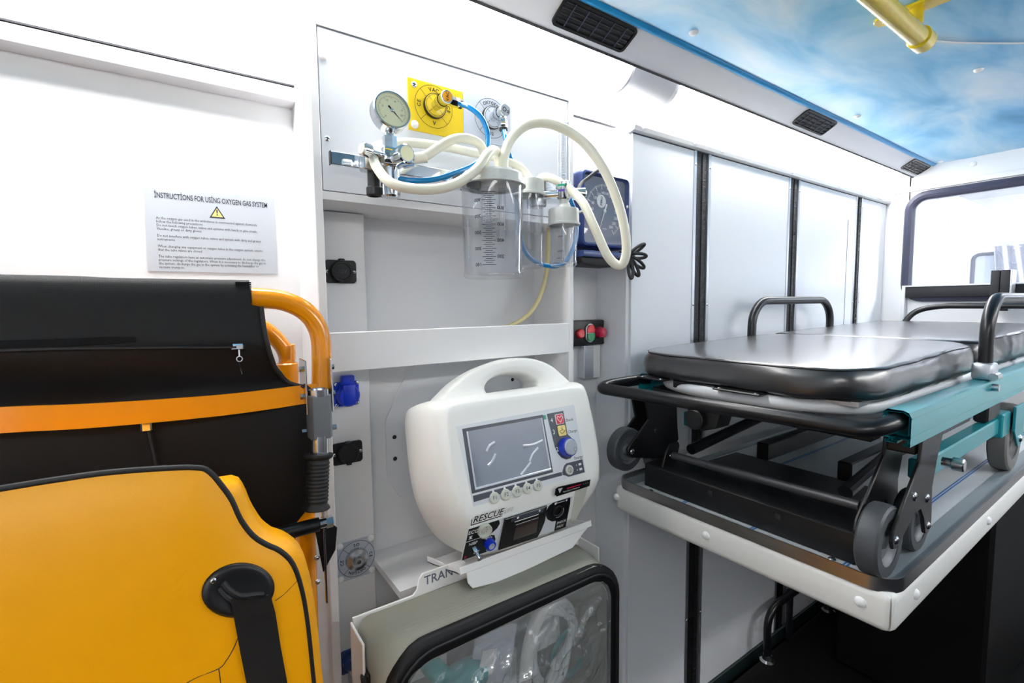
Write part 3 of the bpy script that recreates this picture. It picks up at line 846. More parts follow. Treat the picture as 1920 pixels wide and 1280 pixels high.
hose('suction_hose', [(0.628, 0.828, 1.655), (0.605, 0.838, 1.683), (0.56, 0.848, 1.696), (0.519, 0.85, 1.698), (0.436, 0.853, 1.7), (0.37, 0.855, 1.696), (0.335, 0.862, 1.69), (0.306, 0.857, 1.678), (0.292, 0.835, 1.657), (0.287, 0.80, 1.625), (0.301, 0.768, 1.595), (0.349, 0.745, 1.588), (0.396, 0.738, 1.601), (0.441, 0.742, 1.632), (0.473, 0.755, 1.667), (0.500, 0.775, 1.684), (0.522, 0.795, 1.682), (0.530, 0.803, 1.648)], .0085, 'tube_cream', 'cream hose looping under the regulator and back over the large jar')
hose('suction_hose', [(0.522, 0.778, 1.643), (0.527, 0.778, 1.682), (0.543, 0.773, 1.717), (0.575, 0.76, 1.742), (0.618, 0.74, 1.742), (0.666, 0.715, 1.714), (0.703, 0.69, 1.657), (0.733, 0.675, 1.579), (0.747, 0.672, 1.510), (0.743, 0.682, 1.475), (0.725, 0.70, 1.492), (0.709, 0.725, 1.555), (0.704, 0.75, 1.603), (0.700, 0.775, 1.630), (0.680, 0.80, 1.655), (0.66, 0.825, 1.668), (0.648, 0.838, 1.655)], .0092, 'tube_cream', 'big cream hose looping in front of the pressure gauge')
hose('drain_hose', [(0.778, 0.955, 1.586), (0.777, 0.957, 1.53), (0.772, 0.96, 1.47), (0.752, 0.962, 1.413), (0.722, 0.964, 1.375), (0.682, 0.966, 1.352), (0.63, 0.968, 1.338)], .0055, 'tube_yellowed', 'thin yellowed hose hanging in the niche behind the jars')

# ------------------------------------------------------------------ jars
def ribbed_lid(t, c, r, h, m='lid_white', ribs=36):
    prof = []
    vs = []; fs = []; nseg = ribs * 2
    rows = [(r * .965, 0.0), (r * 1.05, .001), (r * 1.05, .005), (r * .985, .006), (r * .975, h - .004), (r * .93, h), (r * .5, h + .001), (0.001, h + .001)]
    for i, (rr, z) in enumerate(rows):
        for k in range(nseg):
            a = 2 * math.pi * k / nseg
            q = rr - (.0012 if (3 <= i <= 4 and k % 4 == 0) else 0)
            vs.append((c[0] + q * math.cos(a), c[1] + q * math.sin(a), c[2] + z))
    for i in range(len(rows) - 1):
        for k in range(nseg):
            j = (k + 1) % nseg
            fs.append((i * nseg + k, i * nseg + j, (i + 1) * nseg + j, (i + 1) * nseg + k))
    return G().raw(vs, fs).build('lid', m, t, angle=25)
def jar_wall(t, c, r, h, r_bot=None, m='jar_clear'):
    rb = r_bot or r; th = .0025
    return G().lathe([(0, 0), (rb - .004, 0), (rb, .004), (rb, .009), (rb - .0015, .012), (r, h), (r - th, h), (rb - th - .001, .012), (rb - th - .002, .008), (0, .008)], c, (0, 0, 1), 48).build('jar', m, t)
JC = (.502, .784, 1.448)
j1 = thing('suction_jar', 'large clear suction jar with grey lid and printed scale', 'jar', JC, 'clear jars on the gas panel')
jw = jar_wall(j1, JC, .0585, .178, .0565)
ribbed_lid(j1, (JC[0], JC[1], JC[2] + .170), .060, .024)
def wrapf(c, r, a0, z0):
    def f(p):
        a = a0 + p.x / r
        return Vector((c[0] + (r + p.z) * math.cos(a), c[1] + (r + p.z) * math.sin(a), z0 + p.y))
    return f
g = G()
A0 = math.atan2(-JC[1], -JC[0]) - .12
for k in range(37):
    v = 100 + k * 25
    z = JC[2] + .022 + .128 * (v - 100) / 900
    hw = .0125 if v % 100 == 0 else (.010 if v % 50 == 0 else .0065)
    rj = .0573 + (z - JC[2]) * .011
    vs = []
    for i in range(7):
        for zz in (-.0005, .0005): vs.append(wrapf(JC, rj, A0, z)(Vector((-hw + 2 * hw * i / 6, zz, 0))))
    g.raw(vs, [(2 * i, 2 * i + 1, 2 * i + 3, 2 * i + 2) for i in range(6)])
    if v % 100 == 0 and v < 1000:
        left = (v // 100) % 2 == 1
        g.text(str(v), .0085, None, wrap=wrapf(JC, rj, A0 + (-1 if left else 1) * (.0175 / .056) * 1.15, z), align='CENTER', mirror=True, ext=.0001, bold=.02)
g.build('scale_print', 'ink', jw)
g = G().cyl((.486, .782, JC[2] + .168), (.486, .782, JC[2] + .105), .009, n=18)
g.build('float_tube', 'jar_clear', j1)
G().cyl((.52, .778, JC[2] + .17), (.52, .778, JC[2] + .08), .0065, n=16).build('dip_tube', 'jar_clear', j1)
for x, y in ((.486, .783), (.522, .778), (.531, .804)):
    G().cyl((x, y, JC[2] + .190), (x, y, JC[2] + .206), .0068, n=16).build('port', 'lid_white', j1)
G().box(.476, .508, .835, YR - .0005, 1.625, 1.664, .002, 1).build('rail_hook', 'black_plastic', j1)

JC2 = (.621, .828, 1.474)
j2 = thing('overflow_jar', 'slim clear overflow jar behind the large suction jar', 'jar', JC2, 'clear jars on the gas panel')
jar_wall(j2, JC2, .031, .155, .030)
ribbed_lid(j2, (JC2[0], JC2[1], JC2[2] + .150), .0325, .032, ribs=20)
G().cyl((.621, .828, JC2[2] + .15), (.621, .828, JC2[2] + .04), .004, n=12).build('dip_tube', 'jar_clear', j2)
G().box(.668, .690, .830, YR - .0005, 1.628, 1.664, .002, 1).cyl((.655, .83, 1.64), (.675, .845, 1.645), .007, n=14).build('rail_hook', 'steel', j2)

# flowmeter with humidifier bottle
HC = (.690, .797, 1.478)
fm = thing('flowmeter', 'oxygen flowmeter with clear tube above its humidifier bottle', 'flowmeter', HC)
jar_wall(fm, HC, .0300, .090, .0290)
ribbed_lid(fm, (HC[0], HC[1], HC[2] + .086), .0335, .035, ribs=24)
G().cyl((HC[0] - .002, HC[1], HC[2] + .094), (HC[0] - .002, HC[1], HC[2] + .012), .003, n=10).build('bubbler_tube', 'steel', fm)
G().lathe([(0, 0), (.018, 0), (.015, .006), (.009, .010), (.009, .022), (0, .022)], (HC[0], HC[1], HC[2] + .122), (0, 0, 1), 24).build('bottle_neck', 'lid_white', fm)
g = G()
for dz, s in ((.060, 'MAX'), (.030, 'MIN'), (.016, '12 bar')):
    g.text(s, .006, None, wrap=wrapf(HC, .0302, math.atan2(-HC[1], -HC[0]) - .25, HC[2] + dz), align='CENTER', mirror=True, ext=.0001)
g.build('level_print', 'ink', fm)
vb = G().lathe([(0, 0), (.013, 0), (.0155, .004), (.0155, .022), (.0165, .024), (.0165, .036), (.014, .038), (0, .038)], (HC[0], HC[1], HC[2] + .140), (0, 0, 1), 28).build('valve_body', 'chrome', fm)
g = G()
def band(z0, z1, r, c, a0, a1):
    vs = []
    for i in range(9):
        a = a0 + (a1 - a0) * i / 8
        for z in (z0, z1): vs.append((c[0] + r * math.cos(a), c[1] + r * math.sin(a), z))
    return vs, [(2 * i, 2 * i + 1, 2 * i + 3, 2 * i + 2) for i in range(8)]
a_c = math.atan2(-HC[1], -HC[0]) - .35
G().raw(*band(HC[2] + .166, HC[2] + .171, .0168, HC, a_c - .6, a_c + .6)).build('green_band', 'green_print', vb)
G().raw(*band(HC[2] + .155, HC[2] + .160, .0158, HC, a_c - .5, a_c + .5)).build('purple_band', 'purple_print', vb)
kn = G().cyl((HC[0] + .012, HC[1] - .004, HC[2] + .156), (HC[0] + .046, HC[1] - .016, HC[2] + .156), .0095, .0125, n=14, b=.002).build('flow_knob', 'chrome', fm)
G().cyl((HC[0] - .01, HC[1] + .004, HC[2] + .152), (HC[0] - .034, HC[1] + .03, HC[2] + .152), .009, n=14).build('inlet', 'chrome', fm)
G().box(HC[0] - .05, HC[0] - .022, HC[1] + .028, YR - .0005, HC[2] + .128, HC[2] + .186, .003, 1).build('rail_clamp', 'steel', fm)
G().cyl((HC[0] + .018, HC[1] - .018, HC[2] + .112), (HC[0] + .040, HC[1] - .026, HC[2] + .119), .0036, n=12).build('outlet_barb', 'steel', fm)
G().lathe([(0, .176), (.0135, .176), (.0135, .290), (.012, .300), (.006, .306), (0, .307), (0, .304), (.005, .3035), (.0108, .298), (.0118, .289), (.0118, .178), (0, .178)], HC, (0, 0, 1), 28).build('flow_tube', 'jar_clear', fm)
it = G().lathe([(.0055, .18), (.0075, .285), (.0065, .285), (.0045, .18)], HC, (0, 0, 1), 20, closed=True).build('inner_tube', 'glass_clear', fm)
g = G()
for k in range(15):
    z = HC[2] + .195 + .0058 * k
    vs, fs = band(z, z + .0006, .0078, HC, a_c - .1, a_c + .35 + (.3 if k % 5 == 0 else 0)); g.raw(vs, fs)
g.build('flow_scale', 'ink', it)
G().dome((HC[0], HC[1], HC[2] + .192), (0, 0, 1), .004, .004, 10).build('float_ball', 'steel', it)

# ------------------------------------------------------------------ aneroid pressure gauge on the wall
bp = thing('blood_pressure_gauge', 'square blue wall gauge for blood pressure with grey dial', 'pressure gauge', (.975, .96, 1.53))
with xf(Matrix.Translation((.926, .898, 1.636)) @ Matrix.Rotation(R(2), 4, 'Z')):
    sq = rrect(.182, .190, .016, 5)
    G().prism(sq, (0, .062, 0), (1, 0, 0), (0, 0, 1), .050, .006, 2).build('case', 'blue_case', bp)
    out_, inn_ = rrect(.182, .190, .016, 5), rrect(.158, .166, .010, 5); nn = len(out_)
    vs = []
    for y, P in ((.014, out_), (.002, rrect(.176, .184, .014, 5)), (.000, rrect(.168, .176, .012, 5)), (.010, inn_)):
        vs += [(a, y, b) for a, b in P]
    G().raw(vs, [(r * nn + k, r * nn + (k + 1) % nn, (r + 1) * nn + (k + 1) % nn, (r + 1) * nn + k) for r in range(3) for k in range(nn)]).build('bezel', 'blue_case', bp)
    dl = G().prism(inn_, (0, .0115, 0), (1, 0, 0), (0, 0, 1), .001).build('dial', 'dial_grey', bp)
    G().raw([(a * 1.01, .004, b * 1.01) for a, b in inn_], [tuple(range(nn))]).build('lens', 'dial_glass', bp)
    g = G(); yy = .0102
    for k in range(151):
        a = R(238 - 296 * k / 150); r1 = .068; r0 = .054 if k % 10 == 0 else (.060 if k % 5 == 0 else .063)
        wd = .0008 if k % 10 == 0 else .0003
        px, pz = -math.sin(a) * wd, math.cos(a) * wd
        g.raw([(r0 * math.cos(a) + px, yy, r0 * math.sin(a) + pz), (r1 * math.cos(a) + px, yy, r1 * math.sin(a) + pz), (r1 * math.cos(a) - px, yy, r1 * math.sin(a) - pz), (r0 * math.cos(a) - px, yy, r0 * math.sin(a) - pz)], [(0, 1, 2, 3)])
    for k in range(0, 16):
        v = k * 20; a = R(238 - 296 * v / 300)
        if v: g.text(str(v), .0105, FRONT(.046 * math.cos(a), yy, .046 * math.sin(a)), align='CENTER', bold=.01)
    g.text('mmHg', .006, FRONT(0, yy, -.045), align='CENTER')
    g.build('dial_scale', 'print_white', dl)
    zd = G().cyl((-.012, .0104, .024), (-.012, .0098, .024), .0165, n=28).build('zero_disc', 'print_white', dl)
    G().text('ZERO', .0095, place((-.012, .0096, .024), (.1, 0, 1), (-1, 0, .1)), align='CENTER', bold=.02).build('lettering', 'ink_black', zd)
    d = Vector((math.cos(R(-112)), 0, math.sin(R(-112)))); q = Vector((d.z, 0, -d.x)); o_ = Vector((0, .009, 0))
    G().raw([o_ - d * .02 + q * .003, o_ - d * .02 - q * .003, o_ + q * .0015 + d * .02, o_ - q * .0015 + d * .02, o_ + d * .062], [(0, 1, 3, 2), (2, 3, 4)]).build('needle', 'print_white', dl)
    G().dome((0, .009, 0), (0, -1, 0), .005, .003).build('pivot', 'print_white', dl)
    G().dome((.078, .001, .018), (0, -1, 0), .004, .002).build('screw', 'print_white', bp)
    sh = G().prism([(-.098, -.122), (.098, -.122), (.098, -.106), (-.098, -.106)], (0, .075, 0), (1, 0, 0), (0, 0, 1), .088, .004, 2).build('cuff_tray', 'blue_case', bp)
    G().prism([(-.098, -.122), (-.09, -.136), (-.05, -.142), (.04, -.142), (.085, -.136), (.098, -.122)], (0, .07, 0), (1, 0, 0), (0, 0, 1), .07, .003, 2).build('tray_base', 'black_rubber', sh)
    G().box(-.06, .06, .06, .148, -.10, .07).build('wall_mount', 'blue_case', bp)
gt = [(.715, .79, 1.655), (.79, .84, 1.663), (.85, .89, 1.684), (.90, .925, 1.703), (.95, .94, 1.715), (.985, .955, 1.76), (.99, .995, 1.752)]
tag(G().tube([(.740, .812, 1.640), (.775, .845, 1.660), (.81, .872, 1.684), (.838, .878, 1.702), (.872, .880, 1.724), (.905, .890, 1.736), (.925, .915, 1.738)], .0042, 10).build('gauge_cord', 'black_rubber', angle=80), 'thin black cord rising over the top of the blue gauge', 'cord')
coil = []
for k in range(5):
    b = R(32 - 33 * k); d = Vector((math.cos(b), -.25, math.sin(b))); s = Vector((-math.sin(b), -.5, math.cos(b)))
    c0 = Vector((.998, .885, 1.528 - .004 * k))
    for i in range(12):
        a = math.pi * 2 * (i / 12)
        coil.append(c0 + d * (.025 - .025 * math.cos(a)) + s * .006 * math.sin(a))
coil += [Vector((1.004, .90, 1.525)), Vector((.995, .92, 1.535))]
tag(G().tube([(.985, .93, 1.53), (.998, .90, 1.528)] + coil, .0042, 8, 4).build('coiled_cord', 'black_rubber', angle=80), 'black coiled cord hanging beside the blue gauge', 'cord')

# ------------------------------------------------------------------ switch box
sw = thing('switch_box', 'black switch box with red and green buttons on the wall', 'switch', (.985, 1.03, 1.275))
G().box(.905, 1.034, 1.012, W - .0005, 1.277, 1.350, .005, 2).build('box', 'black_plastic', sw)
bt = G().prism(rrect(.034, .054, .017, 8), (.972, 1.012, 1.3135), (1, 0, 0), (0, 0, 1), .006, .001, 1).build('button_frame', 'alu', sw)
G().prism([(.014, .0006)] + [(x, z) for x, z in rrect(.028, .048, .014, 8) if z >= 0] + [(-.014, .0006)], (.972, 1.007, 1.3135), (1, 0, 0), (0, 0, 1), .006, .001, 1).build('red_half', 'red_button', bt)
G().prism([(-.014, -.0006)] + [(x, z) for x, z in rrect(.028, .048, .014, 8) if z <= 0] + [(.014, -.0006)], (.972, 1.007, 1.3135), (1, 0, 0), (0, 0, 1), .006, .001, 1).build('green_half', 'green_button', bt)
G().cyl((.933, 1.012, 1.3135), (.933, 1.000, 1.3135), .013, n=20, b=.002).build('side_button', 'red_button', sw)
ln = G().lathe([(0, 0), (.017, 0), (.017, .008), (.014, .020), (.008, .024), (0, .025)], (1.011, 1.012, 1.3135), (0, -1, 0), 14).build('indicator_lens', 'red_lens', sw)
for x, z in ((1.029, 1.345), (1.029, 1.282)): screw(sw, (x, 1.012, z), (0, -1, 0), .003, 'black_plastic')
cd = thing('cable_duct', 'white cable duct below the black switch box', 'cable duct', (.99, W, 1.178))
G().box(.962, .998, W - .030, W - .0005, 1.18, 1.2765, .001, 1).build('base', 'alu', cd)
G().box(.9985, 1.031, W - .024, W - .0005, 1.178, 1.2765, .001, 1).build('cover', 'white_plastic', cd)

# ------------------------------------------------------------------ folded stair chair against the wall
sc = thing('stair_chair', 'folded stair chair with yellow tubes and black canvas leaning at the wall', 'stair chair', (-.1, .82, 0))
XM = -.10                                   # middle of the chair
mir = lambda P: [(2 * XM - x, y, z) for x, y, z in P]
half = [(XM, .797, 1.421), (.05, .80, 1.415), (.091, .80, 1.412), (.133, .80, 1.4076), (.1665, .80, 1.389), (.184, .80, 1.356), (.1855, .80, 1.309), (.182, .80, 1.24)]
G().tube(mir(half)[:0:-1] + half, .0150, 16, 6).build('push_bar', 'yellow_tube', sc, angle=80)
h2 = [(XM, .92, 1.392), (.03, .92, 1.391), (.079, .92, 1.382), (.118, .92, 1.364), (.142, .92, 1.340), (.156, .92, 1.305), (.155, .92, 1.22), (.155, .92, .10)]
G().tube(mir(h2)[:0:-1] + h2, .0135, 14, 6).build('rear_frame', 'yellow_tube', sc, angle=80)
for s in (1, -1):
    x = XM + s * (.155 - XM)
    sl = G().cyl((x, .92, 1.20), (x, .92, 1.300), .0185, n=22, b=.002).build('sleeve', 'yellow_tube', sc)
    for dx in (-.021, .021): G().cyl((x + dx, .92, 1.283), (x + dx * 1.25, .92, 1.283), .005, n=6).build('bolt', 'steel', sl)
    # lower leg
    xl = XM + s * (.150 - XM)
    G().cyl((XM + s * (.157 - XM), .818, 1.235), (XM + s * (.142 - XM), .818, .05), .0150, n=18).build('leg', 'yellow_tube', sc)
    G().cyl((XM + s * (.142 - XM), .818, .0), (XM + s * (.142 - XM), .818, .06), .018, n=18, b=.003).build('foot', 'black_rubber', sc)
    # cast clamp with handle tube and grip
    xc = XM + s * (.173 - XM)
    c = G().prism([(-.0165, -.012), (-.012, -.019), (.012, -.019), (.0165, -.012), (.0165, .016), (-.0165, .016)], (xc, .777, 1.196), (1, 0, 0), (0, 1, 0), .068, .0015, 1).build('clamp', 'grey_cast', sc)
    G().lathe([(.0135, 0), (.0155, 0), (.0155, .010), (.0135, .010), (.0125, .008), (.0125, 0)], (xc, .772, 1.262), (0, 0, 1), 24, closed=True).build('clamp_mouth', 'steel', c)
    for dx in (-.0185, .0185):
        G().box(xc + dx - .0012, xc + dx + .0012, .765, .806, 1.235, 1.318, .001, 1).build('ear_plate', 'steel', c)
        for z in (1.208, 1.262, 1.304): G().cyl((xc + dx * 1.02, .778, z), (xc + dx * 1.38, .778, z), .0045, n=6).build('bolt', 'steel', c)
    G().cyl((xc - s * .002, .770, 1.20), (xc - s * .004, .767, 1.155), .0135, n=20).build('handle_tube', 'steel', sc)
    p0, p1 = Vector((xc - s * .005, .766, 1.173)), Vector((xc - s * .014, .755, 1.090))
    L = (p1 - p0).length
    prof = [(0, 0), (.021, 0), (.0215, .003), (.020, .006), (.0155, .009)]
    k = .012
    while k < L - .012:
        prof += [(.0155, k), (.0166, k + .0015), (.0166, k + .003), (.0155, k + .0045)]; k += .0055
    prof += [(.0155, L - .009), (.019, L - .005), (.0195, L - .002), (.017, L), (0, L)]
    G().lathe(prof, p0, p1 - p0, 28).build('hand_grip', 'black_rubber', sc, angle=50)
    G().box(xc - .001, xc + .002, .776, .782, .925, 1.085, .0005, 1).build('link_bar', 'steel', sc)
    G().prism([(xc - s * 0, 1.066), (xc + s * .022, 1.042), (xc + s * .018, 1.006), (xc - s * .002, .975), (xc - s * .012, 1.05)][::s], (0, .786, 0), (1, 0, 0), (0, 0, 1), .005, .001, 1).build('flap', 'black_canvas', sc)
    for z in (1.0, .96): G().dome((xc - s * .010, .786, z), (0, -1, 0), .0045, .004, 8).build('bolt', 'steel', sc)
G().cyl((XM - .27, .742, 1.070), (.162, .757, 1.0665), .0105, n=18).build('cross_bar', 'black_satin', sc)
G().cyl((.158, .757, 1.0665), (.178, .757, 1.0665), .008, n=14).cyl((.172, .757, 1.0665), (.182, .757, 1.0665), .0095, n=6).build('cross_bolt', 'chrome', sc)
# canvas back: wraps the push bar, hollow cut at the right edge
def xr(z):
    P = [(1.437, .088), (1.401, .0865), (1.399, .099), (1.36, .1015), (1.335, .106), (1.31, .1135), (1.285, .130), (1.272, .160), (1.255, .174), (1.20, .174), (1.075, .172), (1.06, .125), (.70, .12)]
    for (z0, x0), (z1, x1) in zip(P, P[1:]):
        if z1 <= z <= z0: return x0 + (x1 - x0) * (z0 - z) / (z0 - z1)
    return .158
zs = [1.437, 1.43, 1.415, 1.402, 1.399, 1.385, 1.37, 1.355, 1.345, 1.335, 1.32, 1.31, 1.30, 1.29, 1.283, 1.277, 1.272, 1.24, 1.20, 1.15, 1.10, 1.05, 1.0, .9, .8, .7]
def canvas(off):
    def f(u, v):
        z = zs[round(v * (len(zs) - 1))]
        xr_ = xr(z); x = (2 * XM - xr_) + (2 * xr_ - 2 * XM) * u
        k = min(1, max(0, (1.40 - z) * 10))
        y = .7755 - .004 * k + .018 * min(1, max(0, (1.345 - z) / .06)) + .006 * k * math.sin(x * 9 + z * 7) + .006 * k * noise.noise(Vector((x * 12, z * 18, 3)))
        if z > 1.418: y = .797 - math.sqrt(max(0, .0215 ** 2 - (z - 1.418) ** 2))
        return Vector((x, y + off, z))
    return f
g = G().grid(canvas(0), 40, len(zs) - 1).grid(canvas(.006), 40, len(zs) - 1)
for u in (0, 1):
    g.grid(lambda a, v, u=u: canvas(.006 * a)(u, v), 1, len(zs) - 1)
cv = g.build('canvas_back', 'black_canvas', sc, angle=60)
G().tube([(XM - .188, .797, 1.421), (XM, .797, 1.4205), (.088, .7995, 1.4125)], .0185, 18, smooth=False).build('canvas_sleeve', 'black_canvas', sc, angle=60)
eb = [(xr(z) + .001, canvas(-.001)(1, i / (len(zs) - 1)).y, z) for i, z in enumerate(zs[4:18], 4)]
G().tube(eb, .0034, 8, 3).build('edge_binding', 'black_rubber', cv)
g = G()
for k in range(14):
    z = 1.433 - k * .0024
    g.box(.070, .0895, .7785 + (.0 if z > 1.405 else .001), .7825, z - .0009, z + .0009)
g.build('stitching', 'belt_web', cv)
zl = [(x, canvas(0)(0.5, 0).y * 0 + .7695, z) for x, z in ((-.42, 1.352), (-.166, 1.353), (-.05, 1.349), (.066, 1.343))]
zp = G().tube(zl, .0022, 6).build('zip', 'black_rubber', cv)
G().box(.060, .076, .768, .775, 1.3385, 1.3475, .002, 1).build('zip_slider', 'chrome', zp)
G().cyl((.069, .769, 1.339), (.069, .769, 1.330), .0013, n=8).lathe([(.003, -.0008), (.0042, -.0008), (.0042, .0008), (.003, .0008)], (.069, .769, 1.3265), (0, 1, 0), 14, closed=True).tube([(.069, .769, 1.323), (.0695, .7685, 1.315), (.071, .768, 1.305)], .0009, 6).build('zip_pull', 'chrome', zp)
z2 = G().tube([(-.040, .784, 1.262), (-.038, .784, 1.235), (-.034, .784, 1.20), (-.03, .786, 1.14)], .0028, 6).build('zip', 'black_rubber', cv)
G().box(-.046, -.034, .776, .784, 1.238, 1.252, .002, 1).build('zip_slider', 'chrome', z2)
for z in (1.372,): G().box(-.30, .07, .7745, .7785, 1.354, 1.364, .001, 1).build('flap_hem', 'belt_web', cv)
bd = [(.180, .790, 1.264), (.067, .768, 1.2645), (-.024, .757, 1.268), (-.10, .751, 1.2725)]
bd = bd + [(2 * XM - x, y, z + (.009 if i else .008)) for i, (x, y, z) in list(enumerate(bd[:-1]))[::-1]]
G().sweep(catmull(bd, 8), [(-.002, -.0145), (.002, -.0145), (.002, .0145), (-.002, .0145)], (0, 0, 1)).build('flat_band', 'yellow_tube', sc)

# ------------------------------------------------------------------ yellow attendant seat
st = thing('attendant_seat', 'yellow vinyl attendant seat with black piping in front of the stair chair', 'seat', (-.12, .60, 0))
rt = [(-.12, 1.2305), (-.07, 1.2295), (-.02, 1.224), (.010, 1.2185), (.0215, 1.211), (.0325, 1.192), (.041, 1.174), (.049, 1.148), (.061, 1.1245), (.075, 1.109), (.090, 1.096), (.104, 1.074), (.113, 1.035), (.118, .985), (.122, .906), (.128, .80), (.128, .64), (.118, .585), (.09, .56), (-.02, .55)]
XS = -.12
rt = [(p.x, p.y) for p in catmull([(x, z, 0) for x, z in rt], 3)]
outl = rt + [(2 * XS - x, z) for x, z in rt[::-1][:-1]]
YS, SC = .640, Vector((XS, .90))
def rad(dx, dz):
    best = 1e9
    n = len(outl)
    for i in range(n):
        ax, az = outl[i][0] - SC.x, outl[i][1] - SC.y; bx, bz = outl[(i + 1) % n][0] - SC.x, outl[(i + 1) % n][1] - SC.y
        ex, ez = bx - ax, bz - az; den = dx * ez - dz * ex
        if abs(den) < 1e-12: continue
        t = (ax * ez - az * ex) / den; u = (ax * dz - az * dx) / den
        if t > 0 and -1e-6 <= u <= 1 + 1e-6: best = min(best, t)
    return best
def sy(s): return YS - .024 * (1 - s ** 6) - .008 * (1 - s * s)
def surf(x, z, off=0):
    dx, dz = x - SC.x, z - SC.y; l = math.hypot(dx, dz)
    if l < 1e-6: return Vector((x, sy(0) - off, z))
    s = l / rad(dx / l, dz / l)
    return Vector((x, sy(min(s, 1)) - off, z))
n = len(outl); vs = []; fs = []
lev = [1, .985, .96, .92, .85, .72, .55, .3]
for s in lev: vs += [(SC.x + (x - SC.x) * s, sy(s), SC.y + (z - SC.y) * s) for x, z in outl]
vs.append((SC.x, sy(0), SC.y))
for r in range(len(lev) - 1):
    for k in range(n): fs.append((r * n + k, r * n + (k + 1) % n, (r + 1) * n + (k + 1) % n, (r + 1) * n + k))
for k in range(n): fs.append(((len(lev) - 1) * n + k, (len(lev) - 1) * n + (k + 1) % n, len(vs) - 1))
# side wall and back
b0 = len(vs)
side = [(YS + .014, 1.0), (YS + .040, 1.25), (YS + .060, .9), (YS + .070, .2)]
nrm = []
for k in range(n):
    tx_, tz_ = outl[(k + 1) % n][0] - outl[k - 1][0], outl[(k + 1) % n][1] - outl[k - 1][1]
    L_ = math.hypot(tx_, tz_) or 1
    nx_, nz_ = -tz_ / L_, tx_ / L_
    if nx_ * (outl[k][0] - SC.x) + nz_ * (outl[k][1] - SC.y) < 0: nx_, nz_ = -nx_, -nz_
    nrm.append((nx_, nz_))
for y, s in side:
    for (x, z), (nx_, nz_) in zip(outl, nrm):
        tp_ = min(1, max(0, (1.214 - z) / .03)); a_ = (.014 * abs(nx_) * tp_ - .034 * (1 - tp_)) * s
        if y > YS + .055: a_ -= .012
        vs.append((x + nx_ * a_, y, z + nz_ * a_))
seq = [0] + [b0 + i * n for i in range(len(side))]
for A, B in zip(seq, seq[1:]):
    for k in range(n): fs.append((A + k, B + k, B + (k + 1) % n, A + (k + 1) % n))
fs.append(tuple(range(seq[-1], seq[-1] + n)))
br = G().raw(vs, fs).build('backrest', 'yellow_vinyl', st, angle=80)
G().tube([(x, YS + .001, z) for x, z in outl], .0034, 8, smooth=False, closed=True).build('piping', 'black_rubber', br, angle=80)
def seam(P, name='seam'):
    G().tube([surf(x, z, -.0004) for x, z in P], .0006, 5, 5).build(name, 'dark_print' if False else 'seam_dark', br)
seam([(.080, 1.043), (.090, 1.045), (.100, 1.049), (.1075, 1.052)])
seam([(-.20, .955), (-.12, .963), (-.037, .985), (-.005, .993), (.018, .993), (.026, .999), (.034, 1.010), (.0395, 1.022)])
seam([(.018, .993), (.019, .975), (.020, .94), (.020, .90)])
# belt guide
cg = Vector((.043, 1.0725)); ang = R(-33)
def gp(a, b): return cg.x + a * math.cos(ang) - b * math.sin(ang), cg.y + a * math.sin(ang) + b * math.cos(ang)
ss = surf(*cg)
N = surf(cg.x + .02, cg.y) ; 
gx = (surf(cg.x + .02, cg.y) - surf(cg.x - .02, cg.y)).normalized(); gz = (surf(cg.x, cg.y + .015) - surf(cg.x, cg.y - .015)).normalized()
gm = place(ss, gx * math.cos(ang) + gz * math.sin(ang), gz * math.cos(ang) - gx * math.sin(ang))
with xf(gm):
    prof = []
    rows = [(1.0, -.004), (1.0, .002), (.95, .0045), (.80, .0055), (.68, .0045)]
    vs = []; m_ = 40
    for s, h in rows: vs += [(.040 * s * math.cos(2 * math.pi * k / m_), .0285 * s * math.sin(2 * math.pi * k / m_), h) for k in range(m_)]
    fs = [(r * m_ + k, r * m_ + (k + 1) % m_, (r + 1) * m_ + (k + 1) % m_, (r + 1) * m_ + k) for r in range(4) for k in range(m_)]
    fs.append(tuple(range(4 * m_, 5 * m_)))
    bg = G().raw(vs, fs).build('belt_guide', 'black_plastic', st, angle=50)
    lip = [(-.023, .004, .005), (-.012, -.002, .0068), (.002, -.005, .0072), (.016, -.001, .0068), (.026, .001, .005)]
    G().tube(lip, .0035, 8, 5).build('slot_lip', 'black_rubber', bg)
    G().tube([(x, y - .006, z - .0015) for x, y, z in lip], .003, 8, 5).build('slot', 'seam_dark', bg)
for a in (-.033, .033):
    with xf(gm): screw(bg, (a, .004 if a < 0 else -.001, .005), (0, 0, 1), .0032)
bl, brr = [], []
path = [(.0440, .0860, 1.059, 1.044), ]
bp_l = [(.0330, 1.071), (.0350, 1.050), (.0400, 1.00), (.0450, .955), (.052, .90), (.062, .82), (.074, .72), (.082, .62)]
bp_r = [(.0740, 1.058), (.0785, 1.034), (.0830, .985), (.0885, .935), (.094, .88), (.104, .80), (.115, .70), (.120, .62)]
vs = []
for i, (l, r_) in enumerate(zip(bp_l, bp_r)):
    for k in range(5):
        x, z = l[0] + (r_[0] - l[0]) * k / 4, l[1] + (r_[1] - l[1]) * k / 4
        lift = .004 + (.006 * math.sin(k / 4 * math.pi) + .006 if i == 0 else (.003 if i == 1 else 0))
        vs.append(surf(x, z, lift))
m_ = len(bp_l)
vs += [p + Vector((0, .0016, 0)) for p in vs]
fs = []
for o_ in (0, m_ * 5):
    for i in range(m_ - 1):
        for k in range(4): fs.append((o_ + i * 5 + k, o_ + i * 5 + k + 1, o_ + (i + 1) * 5 + k + 1, o_ + (i + 1) * 5 + k))
for i in range(m_ - 1):
    for k in (0, 4): fs.append((i * 5 + k, (i + 1) * 5 + k, m_ * 5 + (i + 1) * 5 + k, m_ * 5 + i * 5 + k))
G().raw(vs, fs).build('seat_belt', 'belt_web', st, angle=60)
